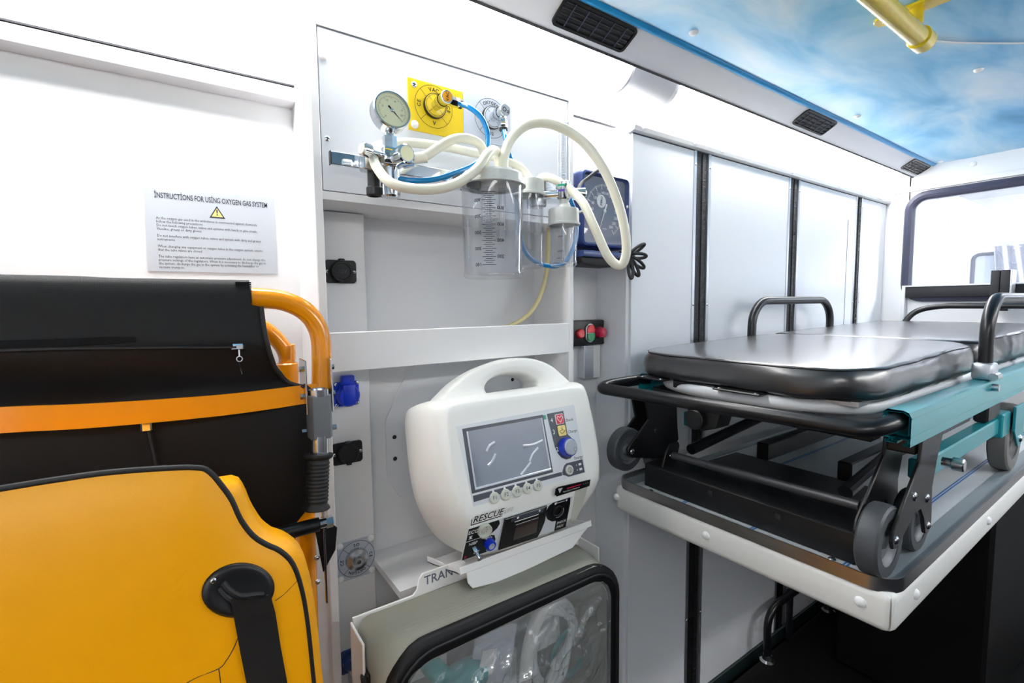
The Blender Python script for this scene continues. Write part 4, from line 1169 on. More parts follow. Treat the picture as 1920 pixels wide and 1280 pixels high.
G().box(XS - .24, XS + .24, .22, .66, .42, .53, .03, 3).build('seat_cushion', 'yellow_vinyl', st)
G().box(XS - .15, XS + .15, .30, .62, .0, .43, .01, 1).build('pedestal', 'black_plastic', st)

# ------------------------------------------------------------------ defibrillator and its bracket
P0 = Vector((.5051, .75, 1.1138)); T = R(16)
DM = place(P0, (1, 0, 0), (0, math.sin(T), math.cos(T)))
df = thing('defibrillator', 'white portable defibrillator monitor with carry handle and grey screen', 'defibrillator', P0 + Vector((.055, .05, -.19)))
half_o = [(0, .123), (.10, .123), (.160, .123), (.184, .1205), (.197, .111), (.2025, .088), (.2045, .05), (.206, 0), (.203, -.05), (.193, -.09), (.176, -.128), (.150, -.160), (.115, -.181), (.07, -.189), (0, -.191)]
out_d = [(x, y) for x, y in half_o] + [(-x, y) for x, y in half_o[-2:0:-1]]
pts = catmull([(x, y, 0) for x, y in out_d], 3, True); out_d = [(p.x, p.y) for p in pts]
CU, CV = .058, -.02
def ringd(s, w, bend):
    r = []
    for x, y in out_d:
        sx = 1 - (1 - s) * 1.0
        X, Y = CU + x * s, CV + (y - CV) * (1 - (1 - s) * .8)
        ww = w + (bend * .554 * (Y + .10) if Y < -.10 else 0)
        r.append((X, Y, ww))
    return r
with xf(DM):
    lv = [(.0, 0, 1), (.3, 0, 1), (.6, 0, 1), (.76, 0, 1), (.835, 0, 1), (.86, -.002, 1), (.90, -.008, 1), (.945, -.018, .9), (.98, -.033, .7), (1.0, -.055, .45), (1.0, -.10, .2), (.985, -.135, 0), (.94, -.158, 0), (.80, -.168, 0), (.4, -.169, 0)]
    vs = []; fs = []; n = len(out_d)
    for s, w, b in lv[1:]: vs += ringd(s, w, b)
    for r in range(len(lv) - 2):
        for k in range(n): fs.append((r * n + k, r * n + (k + 1) % n, (r + 1) * n + (k + 1) % n, (r + 1) * n + k))
    fs.append(tuple(range(n))); fs.append(tuple(range((len(lv) - 2) * n, (len(lv) - 1) * n)))
    body = G().raw(vs, fs).build('body', 'defib_white', df, angle=60)
    # carry handle: a thick arch with an oval hand hole
    ho = [(-.112, .10), (-.100, .122), (-.080, .138), (-.053, .156), (-.01, .175), (.04, .188), (.09, .191), (.14, .185), (.185, .166), (.212, .142), (.232, .122), (.246, .10), (.246, .085), (.07, .085), (-.112, .085)]
    ho = [(p.x, p.y) for p in catmull([(x, y, 0) for x, y in ho[:12]], 3)] + ho[12:]
    hc = (.070, .131); NH = 64
    def hr_(a):
        dx, dy = math.cos(a), math.sin(a); best = 9
        for i in range(len(ho)):
            x0, y0 = ho[i][0] - hc[0], ho[i][1] - hc[1]; x1, y1 = ho[(i + 1) % len(ho)][0] - hc[0], ho[(i + 1) % len(ho)][1] - hc[1]
            ex, ey = x1 - x0, y1 - y0; den = dx * ey - dy * ex
            if abs(den) < 1e-12: continue
            t = (x0 * ey - y0 * ex) / den; u = (x0 * dy - y0 * dx) / den
            if t > 0 and -1e-6 <= u <= 1 + 1e-6: best = min(best, t)
        return best
    angs = []
    for k in range(NH):                       # even spacing around the stretched oval
        e = 2 * math.pi * k / NH
        angs.append(math.atan2(.0275 * math.sin(e), .066 * math.cos(e)))
    def hring(kind, w, d):
        out = []
        for k, a in enumerate(angs):
            e = 2 * math.pi * k / NH
            ix, iy = .066 * math.cos(e), .0275 * math.sin(e)
            il = math.hypot(ix, iy); ol = hr_(a)
            L_ = il + d if kind == 'i' else ol - d
            out.append((hc[0] + L_ * math.cos(a), hc[1] + L_ * math.sin(a), w))
        return out
    seq = [hring('i', -.056, 0), hring('i', -.046, .003), hring('i', -.042, .009), hring('o', -.042, .010), hring('o', -.046, .003), hring('o', -.056, 0), hring('o', -.096, 0), hring('o', -.108, .004), hring('o', -.112, .010), hring('i', -.112, .009), hring('i', -.108, .003), hring('i', -.098, 0)]
    vs = [p for r in seq for p in r]
    fs = [(r * NH + k, r * NH + (k + 1) % NH, ((r + 1) % len(seq)) * NH + (k + 1) % NH, ((r + 1) % len(seq)) * NH + k) for r in range(len(seq)) for k in range(NH)]
    G().raw(vs, fs).build('carry_handle', 'defib_white', df, angle=60)
    G().box(.008, .148, .098, .1055, -.105, -.050, .002, 1).build('handle_floor', 'defib_white', df)
    g = G()
    for k in range(4): g.box(.02, .135, .1056, .1060, -.094 + .010 * k, -.091 + .010 * k)
    g.build('handle_label_print', 'button_grey', body)
    # face plate with screen
    def P2(poly, w0, d, name, m, par, b=0.0): return G().prism(poly, (0, 0, w0), (1, 0, 0), (0, 1, 0), d, b, 1).build(name, m, par)
    fp = P2([(-.098, .067), (.188, .070), (.1885, .066), (.1865, -.074), (.07, -.078), (-.0875, -.078)], .0, .0010, 'face_plate', 'face_grey', df)
    P2([(-.0870, .0605), (.1005, .0605), (.1005, -.0555), (-.0870, -.0555)], .001, .0010, 'screen_frame', 'dark_print', fp)
    sn = P2([(-.0805, .0545), (.0965, .0545), (.0965, -.0505), (-.0805, -.0505)], .002, .0008, 'screen', 'screen', df)
    G().box(-.0805, .0965, -.0505, -.0465, .0028, .0042, .0006, 1).box(-.0805, -.0770, -.0505, .0545, .0028, .0036, .0004, 1).box(.0925, .0965, -.0505, .0545, .0028, .0036, .0004, 1).build('film_edge', 'film', sn)
    for P in ([(-.045, .012), (-.036, .021), (-.024, .026)], [(-.046, -.014), (-.036, -.008), (-.026, .004)], [(.038, .008), (.062, .006), (.088, .010)], [(.048, -.024), (.058, -.012), (.074, -.002)], [(.022, -.045), (.036, -.036), (.05, -.026)]):
        G().tube([(x, y, .0028) for x, y in P], .0026, 8, 5, flat=.5, upv=(0, 1, 0)).build('film_bubble', 'film', sn)
    P2([(.1005, .0590), (.1075, .0590), (.1075, .0500), (.1005, .0500)], .001, .0006, 'film_tab', 'green_print', fp)
    kp = P2([(.1115, .0605), (.1555, .0610), (.1555, .012), (.163, .004), (.1685, -.008), (.168, -.02), (.162, -.031), (.152, -.0375), (.14, -.038), (.129, -.032), (.1215, -.022), (.117, -.008), (.1145, .02)], .001, .0008, 'key_panel', 'dark_print', fp)
    b = P2(rrect(.0215, .0215, .0025, 3, .1405, .0455), .0018, .0020, 'shock_button', 'print_white', df, .0005)
    P2(rrect(.019, .019, .002, 3, .1405, .0455), .0038, .0004, 'field', 'red_print', b)
    G().tube([(.1405, .0385, .0044), (.1335, .0475, .0044), (.136, .052, .0044), (.1405, .049, .0044), (.145, .052, .0044), (.1475, .0475, .0044), (.1405, .0385, .0044)], .0007, 5, 4).build('heart_mark', 'print_white', b)
    b = P2(rrect(.0205, .0215, .0025, 3, .1415, .0215), .0018, .0020, 'charge_button', 'cream_print', df, .0005)
    G().tube([(.134, .021, .004), (.138, .0165, .004), (.1435, .0165, .004), (.149, .021, .004)], .0005, 5, 4).tube([(.136, .022, .004), (.1405, .022, .004), (.1415, .0285, .004), (.143, .022, .004), (.147, .022, .004)], .0005, 5, smooth=False).build('charge_mark', 'ink_black', b)
    kb = G().lathe([(0, .0018), (.0205, .0018), (.0205, .004), (.018, .016), (.016, .0165), (0, .0165)], (.1455, -.014, 0), (0, 0, 1), 36).build('energy_knob', 'blue_knob', df)
    G().cyl((.1455, -.014, .0162), (.1455, -.014, .0200), .0165, .0155, n=36, b=.0008).build('knob_cap', 'knob_grey', kb)
    G().lathe([(.0030, .0199), (.0036, .0205), (.0042, .0199)], (.1535, -.0195, 0), (0, 0, 1), 16).build('dimple', 'dial_grey', kb)
    g = G()
    def tx(s, sz, x, y, w=.0021, al='CENTER', bold=.01, sx=1, sh=0): g.text(s, sz, Matrix.Translation((x, y, w)), ext=0, align=al, bold=bold, sx=sx, shear=sh)
    for s_, x_, y_ in (('4', .1205, .0455), ('3', .1205, .0215), ('2', .1215, -.014)):
        g = G(); tx(s_, .013, x_, y_); g.build('numeral', 'print_white', kp)
    for s_, x_, y_ in (('Shock', .158, .040), ('Charge', .1585, .0155), ('Energy', .162, -.040)):
        g = G(); tx(s_, .0085, x_, y_, .0012, 'LEFT'); g.build('lettering', 'ink', fp)
    bar = P2([(-.0858, -.0595), (.125, -.0595), (.131, -.050), (.138, -.0455), (.183, -.0455), (.183, -.0725), (.138, -.0725), (.131, -.0685), (.125, -.0665), (.065, -.0665), (-.0858, -.0705)], .001, .0008, 'key_bar', 'dark_print', fp)
    G().box(-.0858, .0985, -.0578, -.0566, .001, .0014).build('bar_line', 'print_white', fp)
    for i in range(5):
        x = -.0435 + .0252 * i
        kk = G().lathe([(0, .001), (.0102, .001), (.0102, .0042), (.0090, .0052), (0, .0055)], (x, -.0725, 0), (0, 0, 1), 28).build('function_key', 'button_grey', df)
        G().text('F%d' % (i + 1), .0098, Matrix.Translation((x, -.0725, .0057)), ext=0, align='CENTER', bold=.005).build('lettering', 'ink', kk)
        G().raw([(x - .003, -.0622, .002), (x + .003, -.0622, .002), (x, -.0560, .002)], [(0, 1, 2)]).build('arrow_mark', 'print_white', bar)
    pb = G().lathe([(0, .0018), (.0098, .0018), (.0098, .0042), (.0085, .0050), (0, .0050)], (.1425, -.0595, 0), (0, 0, 1), 28).build('power_key', 'button_grey', df)
    G().lathe([(.0042, .0051), (.0052, .0051)], (.1425, -.0595, 0), (0, 0, 1), 24).box(.142, .143, -.0622, -.0568, .0050, .0052).build('power_mark', 'ink_black', pb)
    g = G(); tx('1', .011, .1225, -.0625)
    for y in (-.054, -.064): g.lathe([(0, .0020), (.0012, .0020)], (.164, y, 0), (0, 0, 1), 10); g.box(.170, .1775, y - .0022, y + .0022, .0019, .0021)
    g.build('bar_print', 'print_white', bar)
# lower connector panel
T2 = place((0, -.10, 0), (1, 0, 0), (0, math.cos(R(29)), math.sin(R(29))))
with xf(DM @ T2):
    def P2(poly, w0, d, name, m, par, b=0.0): return G().prism(poly, (0, 0, w0), (1, 0, 0), (0, 1, 0), d, b, 1).build(name, m, par)
    lb = P2([(.094, .0155), (.1, .0185), (.189, .014), (.189, -.0015), (.1, -.0025), (.094, .003)], .0012, .0012, 'maker_badge', 'black_satin', df)
    G().raw([(.100, .0150, .0026), (.112, .0145, .0026), (.106, .0035, .0026)], [(0, 1, 2)]).build('triangle_mark', 'film', lb)
    G().box(.125, .162, .0085, .0105, .0024, .0027).build('red_mark', 'red_print', lb)
    g = G(); g.text('Medical Equipment Manufacturer', .0045, Matrix.Translation((.115, .0038, .0027)), ext=0, sx=.75)
    for x in (.170, .176, .182): g.lathe([(0, .0027), (.0009, .0027)], (x, .0085, 0), (0, 0, 1), 8)
    g.build('lettering', 'print_white', lb)
    g = G().text('RESCUE', .0185, Matrix.Translation((-.0935, .0000, .0016)), ext=0, bold=.01, shear=.25, sx=1.0)
    g.box(-.0965, -.030, -.0095, -.0080, .0012, .0017).box(-.0965, -.0953, -.0095, .003, .0012, .0017)
    g.build('brand_lettering', 'ink_black', df)
    G().text('LIFE', .0125, Matrix.Translation((-.027, -.0015, .0016)), ext=0, shear=.2).build('brand_lettering', 'button_grey', df)
    cp = P2([(-.1005, -.0145), (.1445, -.0145), (.1405, -.0870), (-.1085, -.0800)], .0, .0012, 'connector_panel', 'face_grey', df)
    e = P2([(-.0995, -.016), (-.036, -.016), (-.033, -.024), (-.038, -.033), (-.050, -.041), (-.1025, -.041)], .0012, .0008, 'ecg_field', 'black_satin', cp)
    ec = G().lathe([(.0, .004), (.0105, .004), (.0115, .010), (.0135, .010), (.0135, .002), (0, .002)], (-.0680, -.026, 0), (0, 0, 1), 32).build('ecg_port', 'button_grey', df)
    g = G()
    for k in range(8): g.lathe([(0, .0042), (.0009, .0042)], (-.0680 + .006 * math.cos(k * .785), -.026 + .006 * math.sin(k * .785), 0), (0, 0, 1), 8)
    g.build('pin_hole', 'ink_black', ec)
    nb = P2([(-.1028, -.043), (-.052, -.043), (-.042, -.047), (-.0385, -.056), (-.041, -.068), (-.048, -.0785), (-.1070, -.0785)], .0012, .0008, 'pressure_field', 'black_satin', cp)
    G().cyl((-.0838, -.060, .002), (-.0838, -.063, .010), .0065, n=6).cyl((-.0838, -.063, .010), (-.0838, -.068, .024), .0038, n=14).cyl((-.0838, -.067, .020), (-.0838, -.068, .024), .0046, n=14).build('nibp_port', 'steel', df)
    so = G().lathe([(.0055, .004), (.0062, .013), (.0095, .013), (.0105, .002), (0, .002), (0, .004)], (-.0530, -.0595, 0), (0, 0, 1), 28).build('spo2_port', 'blue_socket', df)
    G().lathe([(.0045, .006), (.0045, .0136), (.0060, .0136), (.0060, .006)], (-.0530, -.0595, 0), (0, 0, 1), 24, closed=True).build('port_ring', 'film', so)
    g = G()
    def tx(s, sz, x, y, al='CENTER', sx=1): g.text(s, sz, Matrix.Translation((x, y, .0023)), ext=0, align=al, bold=.012, shear=.15, sx=sx)
    tx('ECG', .0105, -.0905, -.024); tx('NIBP', .0085, -.088, -.049); tx('SpO\u2082', .0075, -.055, -.0465)
    g.box(-.098, -.091, -.0375, -.0365, .0021, .0024).box(-.098, -.091, -.0325, -.0315, .0021, .0024).lathe([(0, .0023), (.0022, .0023)], (-.0945, -.0345, 0), (0, 0, 1), 12)
    g.lathe([(.003, .0023), (.0038, .0023)], (-.053, -.074, 0), (0, 0, 1), 16)
    g.build('port_lettering', 'print_white', cp)
    G().lathe([(.0012, .0023), (.0026, .0023)], (-.101, -.0735, 0), (0, 0, 1), 14).build('red_mark', 'red_print', cp)
    pr = P2([(-.0245, -.0155), (.0755, -.0155), (.0760, -.050), (.0700, -.070), (.0620, -.0845), (-.0300, -.0815)], .0012, .005, 'printer_door', 'black_satin', df, .0012)
    P2([(-.010, -.0165), (.068, -.0165), (.066, -.0250), (-.010, -.0250)], .0062, .0006, 'printer_latch', 'dark_print', pr)
    P2([(.002, -.037), (.0560, -.037), (.0565, -.0690), (.0, -.0690)], .0060, .0008, 'paper_window', 'printer_window', pr)
    g = G().box(-.002, .055, -.0285, -.0270, .0062, .0066).box(.002, .056, -.0356, -.0350, .0062, .0066)
    for x in (.004, .056): g.lathe([(0, .0070), (.0026, .0070)], (x, -.0195, 0), (0, 0, 1), 12)
    g.build('door_print', 'print_white', pr)
    sf = P2([(.0790, -.030), (.084, -.020), (.093, -.0155), (.1385, -.0155), (.1410, -.030), (.1395, -.086), (.1095, -.086), (.1095, -.062), (.098, -.060), (.086, -.052), (.080, -.042)], .0012, .0010, 'shock_field', 'black_satin', cp)
    sp_ = G().lathe([(.0085, .004), (.0100, .006), (.0120, .006), (.0125, .002), (0, .002), (0, .004)], (.1085, -.038, 0), (0, 0, 1), 32).build('shock_port', 'black_rubber', df)
    vs, fs = [], []
    for i in range(12):
        a = R(-120 + 150 * i / 11)
        for r in (.0118, .0127): vs.append((.1085 + r * math.cos(a), -.038 + r * math.sin(a), .0068))
    G().raw(vs, [(2 * i, 2 * i + 1, 2 * i + 3, 2 * i + 2) for i in range(11)]).build('port_arc', 'print_white', sp_)
    g = G(); tx('SHOCK', .0080, .1245, -.069, sx=.95); tx('PADS', .0080, .1225, -.079, sx=.95)
    tx('\u2665', .006, .100, -.0195); g.box(.104, .124, -.0195, -.0187, .0022, .0024); g.box(.127, .131, -.0210, -.0172, .0022, .0024)
    g.build('shock_lettering', 'print_white', sf)
    P2([(.151, -.0), (.186, -.003), (.180, -.050), (.168, -.078), (.154, -.080)], .0002, .0006, 'grip_inset', 'button_grey', df)

dk = thing('defibrillator_bracket', 'white metal tray bracket holding the defibrillator', 'bracket', (.56, .90, .92))
G().prism([(.372, 1.01), (.402, .955), (.72, .955), (.74, 1.0), (.74, 1.235), (.70, 1.265), (.455, 1.265), (.425, 1.245), (.372, 1.14)], (0, W - .0085, 0), (1, 0, 0), (0, 0, 1), .004, .001, 1).build('back_plate', 'panel_grey', dk)
for x, z in ((.392, 1.10), (.392, 1.05), (.72, 1.2)): screw(dk, (x, W - .0125, z), (0, -1, 0), .005, 'black_plastic')
with xf(DM):
    G().box(-.105, .225, -.199, -.1955, -.205, -.060, .0008, 1).build('tray', 'white_plastic', dk)
    G().prism([(-.105, -.199), (-.105, -.186), (.225, -.186), (.225, -.199)], (0, 0, -.060), (1, 0, 0), (0, 1, 0), .004, .001, 1).build('front_lip', 'white_plastic', dk)
    G().prism([(-.09, -.200), (.215, -.200), (.165, -.228), (-.01, -.238), (-.082, -.230), (-.09, -.218)], (0, 0, -.064), (1, 0, 0), (0, 1, 0), .004, .001, 1).build('under_flange', 'white_plastic', dk)
    for s in (-.105, .221):
        G().prism([(-.199, -.205), (-.199, -.060), (-.190, -.060), (-.186, -.205)], (s, 0, 0), (0, 1, 0), (0, 0, 1), .004, .0008, 1).build('side_wing', 'white_plastic', dk)
G().box(.47, .66, .925, W - .012, .965, .975).box(.47, .66, .925, .935, .955, 1.05).build('support_arm', 'white_plastic', dk)

# ------------------------------------------------------------------ transport bag with clear window, in its bracket
bb = thing('bag_bracket', 'white sheet metal bracket with TRAN lettering behind the grey bag', 'bracket', (.46, .80, .40))
G().prism([(.2185, .45), (.735, .45), (.735, .862), (.725, .870), (.44, .876), (.44, .895), (.432, .905), (.348, .905), (.340, .897), (.336, .878), (.328, .870), (.2185, .870)], (0, .802, 0), (1, 0, 0), (0, 0, 1), .004, .001, 1).build('back_plate', 'white_plastic', bb)
for x in (.2145, .7355): G().box(x, x + .004, .735, .802, .45, .862, .001, 1).build('side_plate', 'white_plastic', bb)
G().box(.2145, .7395, .66, .802, .445, .449).build('bottom_plate', 'white_plastic', bb)
for x, ye in ((.26, 1.002), (.70, W - .0085)): G().box(x, x + .03, .802, ye, .60, .63).build('arm', 'white_plastic', bb)
G().text('TRAN', .024, FRONT(.350, .7978, .889), sx=.95, bold=.012).build('cut_lettering', 'dial_grey', bb)
BX0, BX1, BY0, BY1, BZ0, BZ1 = .224, .712, .655, .796, .455, .872
bag = thing('medical_bag', 'grey green canvas transport bag with clear front window', 'bag', (.47, .73, .455))
def bag_shell():
    o = rrect(BX1 - BX0, BZ1 - BZ0, .068, 5, (BX0 + BX1) / 2, (BZ0 + BZ1) / 2)
    i = rrect(BX1 - BX0 - .05, BZ1 - BZ0 - .05, .05, 5, (BX0 + BX1) / 2, (BZ0 + BZ1) / 2)
    n = len(o); vs = []; fs = []
    def wob(x, y, z): return .004 * noise.noise(Vector((x * 14, y * 25, z * 14)))
    oo = lambda r: rrect(BX1 - BX0, BZ1 - BZ0, r, 5, (BX0 + BX1) / 2, (BZ0 + BZ1) / 2)
    rows = [(i, .79), (i, BY0 + .004), (o, BY0), (oo(.056), BY0 + .03), (oo(.04), BY0 + .07), (oo(.028), BY0 + .11), (oo(.022), .792), (rrect(BX1 - BX0 - .012, BZ1 - BZ0 - .012, .02, 5, (BX0 + BX1) / 2, (BZ0 + BZ1) / 2), .796)]
    for j, (P, y) in enumerate(rows):
        for x, z in P:
            dz = 0
            if 2 <= j <= 6 and z > BZ1 - .03: dz = wob(x, y, z) * 2.0 + (.010 - .014 * (j - 2) / 4)
            vs.append((x, y, z + dz))
    for r in range(len(rows) - 1):
        for k in range(n): fs.append((r * n + k, r * n + (k + 1) % n, (r + 1) * n + (k + 1) % n, (r + 1) * n + k))
    fs.append(tuple(range(n))); fs.append(tuple(range((len(rows) - 1) * n, len(rows) * n)))
    return G().raw(vs, fs)
sh = bag_shell().build('shell', 'bag_cloth', bag, angle=50)
zo = rrect(BX1 - BX0 + .003, BZ1 - BZ0 + .018, .075, 7, (BX0 + BX1) / 2, (BZ0 + BZ1) / 2 + .005)
def scale_ring(P, d):
    cx, cz = (BX0 + BX1) / 2, (BZ0 + BZ1) / 2 + .005
    w, h = BX1 - BX0 + .003 - 2 * d, BZ1 - BZ0 + .018 - 2 * d
    return rrect(w, h, max(.075 - d * .6, .02), 7, cx, cz)
n = len(zo); vs = []
for d, y in ((0, BY0 + .012), (0, BY0 - .001), (.006, BY0 - .006), (.016, BY0 - .007), (.026, BY0 - .005), (.027, BY0 + .004)):
    for (x, z) in scale_ring(zo, d):
        q = .0045 * noise.noise(Vector((x * 16, d * 50, z * 16)))
        vs.append((x, y + q, z + q))
fs = [(r * n + k, r * n + (k + 1) % n, (r + 1) * n + (k + 1) % n, (r + 1) * n + k) for r in range(5) for k in range(n)]
zb = G().raw(vs, fs).build('zip_border', 'black_canvas', bag, angle=60)
G().tube([(x, BY0 - .0085, z) for x, z in scale_ring(zo, .0125)], .0026, 6, smooth=False, closed=True).build('zip', 'black_rubber', zb)
G().box(BX0 + .03, BX1 - .03, .780, .784, BZ0 + .03, BZ1 - .03).build('brightening_panel', 'brightening_grey', bag)  # pale panel added behind the contents to brighten the bag interior
wx0, wx1, wz0, wz1 = BX0 + .024, BX1 - .024, BZ0 + .02, BZ1 - .012
def film(u, v):
    x, z = wx0 + (wx1 - wx0) * u, wz0 + (wz1 - wz0) * v
    e = min(1, 5 * min(u, 1 - u, v, 1 - v))
    rg = 1 - abs(noise.noise(Vector((x * 14 + z * 9, 2, z * 11 - x * 12)))) * 2
    r2 = 1 - abs(noise.noise(Vector((x * 30 - z * 22, 9, z * 26)))) * 2
    y = BY0 - .004 - e * (.008 + .010 * noise.noise(Vector((x * 9 + z * 6, 2, z * 5 - x * 5))) + .012 * max(0, rg) ** 5 + .006 * max(0, r2) ** 5)
    return Vector((x, y, z))
G().grid(film, 90, 76).build('clear_window', 'bag_film', bag, angle=180)
G().box(.2165, .2235, .725, .75, .785, .815, .003, 1).cyl((.213, .737, .80), (.2195, .737, .80), .010, n=14).build('buckle', 'black_plastic', bag)
# contents of the bag
def inside(name, g, m, label, cat): tag(g.build(name, m, angle=70), label, cat)
m1 = thing('resuscitator', 'teal resuscitator bag behind the clear window at left', 'resuscitator', (.36, .72, .60))
G().tube([(.292, .70, .858), (.305, .70, .838), (.318, .705, .80), (.345, .70, .765), (.38, .70, .74)], .017, 12, 5, flat=.6).build('hose', 'teal_plastic', m1)
G().tube([(.29, .71, .70), (.33, .705, .735), (.37, .70, .755), (.41, .705, .75)], .026, 14, 5).build('bulb', 'teal_plastic', m1)
G().tube([(.30, .72, .62), (.36, .71, .64), (.42, .72, .62)], .045, 16, 5).build('reservoir', 'teal_plastic', m1)
pk = thing('sterile_packet', 'white sterile packet inside the clear fronted bag', 'packet', (.43, .70, .72))
G().grid(lambda u, v: Vector((.385 + .085 * u + .02 * v, .70 - .012 * math.sin(math.pi * u) * math.sin(math.pi * v) - .003 * noise.noise(Vector((u * 6, v * 6, 1))), .72 + .115 * v - .03 * u)), 12, 12).grid(lambda u, v: Vector((.385 + .085 * u + .02 * v, .703 + .006 * math.sin(math.pi * u) * math.sin(math.pi * v), .72 + .115 * v - .03 * u)), 12, 12).build('pouch', 'film', pk)
G().prism([(.395, .755), (.425, .747), (.437, .79), (.407, .797)], (0, .686, 0), (1, 0, 0), (0, 0, 1), .0008).build('label_patch', 'print_white', pk)
coil_pts = []
for k in range(60):
    a = k * .42; r = .050 + .010 * math.sin(k * 1.3)
    coil_pts.append((.585 + r * 1.1 * math.cos(a), .712 + .012 * math.sin(k * .9), .725 + r * 1.5 * math.sin(a)))
tag(G().tube(coil_pts, .0065, 8, 4).build('oxygen_tubing', 'clear_tubing', angle=80), 'coiled pale tubing behind the clear window at right', 'tubing')
tag(G().tube([(.50, .69, .60), (.50, .688, .70), (.515, .688, .78), (.56, .69, .835), (.61, .69, .838)], .012, 12, 5).build('breathing_hose', 'white_plastic', angle=80), 'white corrugated hose in the middle of the clear fronted bag', 'hose')
ms = thing('face_mask', 'clear face mask pressed behind the bag window at right', 'mask', (.64, .70, .66))
G().lathe([(.045, 0), (.052, .004), (.050, .012), (.036, .030), (.016, .042), (.012, .044)], (.655, .735, .655), (0, -1, 0), 24).build('dome', 'jar_clear', ms)
G().lathe([(.043, -.004), (.054, -.002), (.054, .004), (.043, .004)], (.655, .737, .655), (0, -1, 0), 28, closed=True).build('cushion_ring', 'teal_plastic', ms)
for nm, lb_, x_, z_, w_, h_, y_ in (('dressing_pack', 'flat white dressing pack low in the clear fronted bag', .47, .60, .10, .12, .745), ('catheter_pack', 'pale catheter pack upright behind the coiled tubing', .60, .68, .075, .15, .752), ('glove_pack', 'folded pale glove pack beside the teal hose', .335, .745, .07, .10, .752)):
    tag(G().grid(lambda u, v: Vector((x_ - w_ / 2 + w_ * u, y_ - .010 * math.sin(math.pi * u) * math.sin(math.pi * v) - .004 * noise.noise(Vector((u * 5 + x_ * 30, v * 5, 1))), z_ + h_ * v)), 14, 14).grid(lambda u, v: Vector((x_ - w_ / 2 + w_ * u, y_ + .004 * math.sin(math.pi * u) * math.sin(math.pi * v), z_ + h_ * v)), 14, 14).build(nm, 'print_white', angle=180), lb_, 'pack')
bc = thing('blue_cap', 'small dark blue cover low on the cabinet column', 'cover', (.262, YC, .62))
G().prism(rrect(.034, .05, .006), (.262, YC, .645), (1, 0, 0), (0, 0, 1), .006, .001, 1).build('plate', 'blue_case', bc)
G().lathe([(0, 0), (.014, 0), (.014, .010), (.011, .014), (0, .014)], (.262, YC - .006, .645), (0, -1, 0), 20).build('lid', 'blue_case', bc)

# ------------------------------------------------------------------ stretcher platform
PX0, PX1, PY0, PY1 = .930, 2.72, .262, .872
pf = thing('stretcher_platform', 'white padded stretcher platform with steel rim and grey deck', 'platform', (1.8, .56, .06))
def slab(p, nseg=6):
    return rrect(PX1 - PX0 - 2 * p, PY1 - PY0 - 2 * p, .012, 3, (PX0 + PX1) / 2, (PY0 + PY1) / 2)
def pad_side(x0, x1, y0, y1, name):
    return G().box(x0, x1, y0, y1, .850, .919, .014, 3).build(name, 'cushion_white', pf)
G().box(PX0 + .02, PX1 - .02, PY0 + .02, PY1 - .02, .856, .9235).build('core', 'cushion_white', pf)
pe = pad_side(PX0, PX0 + .03, PY0 + .003, PY1, 'end_padding')
ps = pad_side(PX0 + .003, PX1, PY0, PY0 + .03, 'side_padding')
pad_side(PX0 + .003, PX1, PY1 - .03, PY1, 'side_padding')
for y in (.862, .601, .309): cap(pe, (PX0, y, .888), (-1, 0, 0), .0095, .006)
for x in (1.033, 1.519, 2.0, 2.48): cap(ps, (x, PY0, .888), (0, -1, 0), .0095, .006)
rim = [(x, y) for x, y in rrect(PX1 - PX0, PY1 - PY0, .045, 7, (PX0 + PX1) / 2, (PY0 + PY1) / 2)]
n = len(rim); vs = []
inn = [(x, y) for x, y in rrect(PX1 - PX0 - .006, PY1 - PY0 - .006, .042, 7, (PX0 + PX1) / 2, (PY0 + PY1) / 2)]
for P, z in ((rim, .916), (rim, .940), (inn, .940), (inn, .916)): vs += [(x, y, z) for x, y in P]
G().raw(vs, [(r * n + k, r * n + (k + 1) % n, ((r + 1) % 4) * n + (k + 1) % n, ((r + 1) % 4) * n + k) for r in range(4) for k in range(n)]).build('steel_rim', 'brushed', pf)
dkk = G().prism([(x, y) for x, y in inn], (0, 0, .921), (1, 0, 0), (0, 1, 0), .005).build('deck', 'deck_grey', pf)
for y0, y1 in ((PY0 + .005, PY0 + .043), (PY1 - .043, PY1 - .005)):
    G().box(PX0 + .03, PX1 - .03, y0, y1, .9258, .9272).build('deck_border', 'deck_border', dkk)
for y in (.345, .5165, .682):
    for d in (-.0028, .0028): G().box(PX0 + .006, PX1 - .03, y + d - .0014, y + d + .0014, .9259, .9266).build('deck_line', 'deck_line', dkk)
for x, y in ((.966, .368), (.958, .775)): screw(dkk, (x, y, .926), (0, 0, 1), .007, 'steel')
G().box(1.95, 2.86, .32, .72, .061, .858, .01, 1).build('pedestal', 'pit_black', pf)
fpz = G().box(1.40, 2.80, -.45, .883, .0005, .060, .006, 1).build('floor_plate', 'pit_black')
tag(fpz, 'low black rubber floor plate beneath the stretcher platform', 'floor plate')
fh = thing('grab_bar', 'black tubular handle standing on the floor plate by the wall', 'grab bar', (1.9, .87, .06))
G().tube(fillet([(1.742, .862, .075), (1.73, .862, .262), (2.25, .862, .262), (2.25, .862, .075)], .09, 8), .0135, 14, smooth=False).build('tube', 'black_satin', fh, angle=80)
for x in (1.742, 2.25):
    G().lathe([(0, 0), (.026, 0), (.026, .004), (.017, .010), (.0155, .026), (0, .026)], (x, .862, .0605), (0, 0, 1), 20).build('collar', 'steel', fh)
G().cyl((1.93, .875, .0605), (1.93, .875, .262), .012, n=14).build('post', 'black_satin', fh)

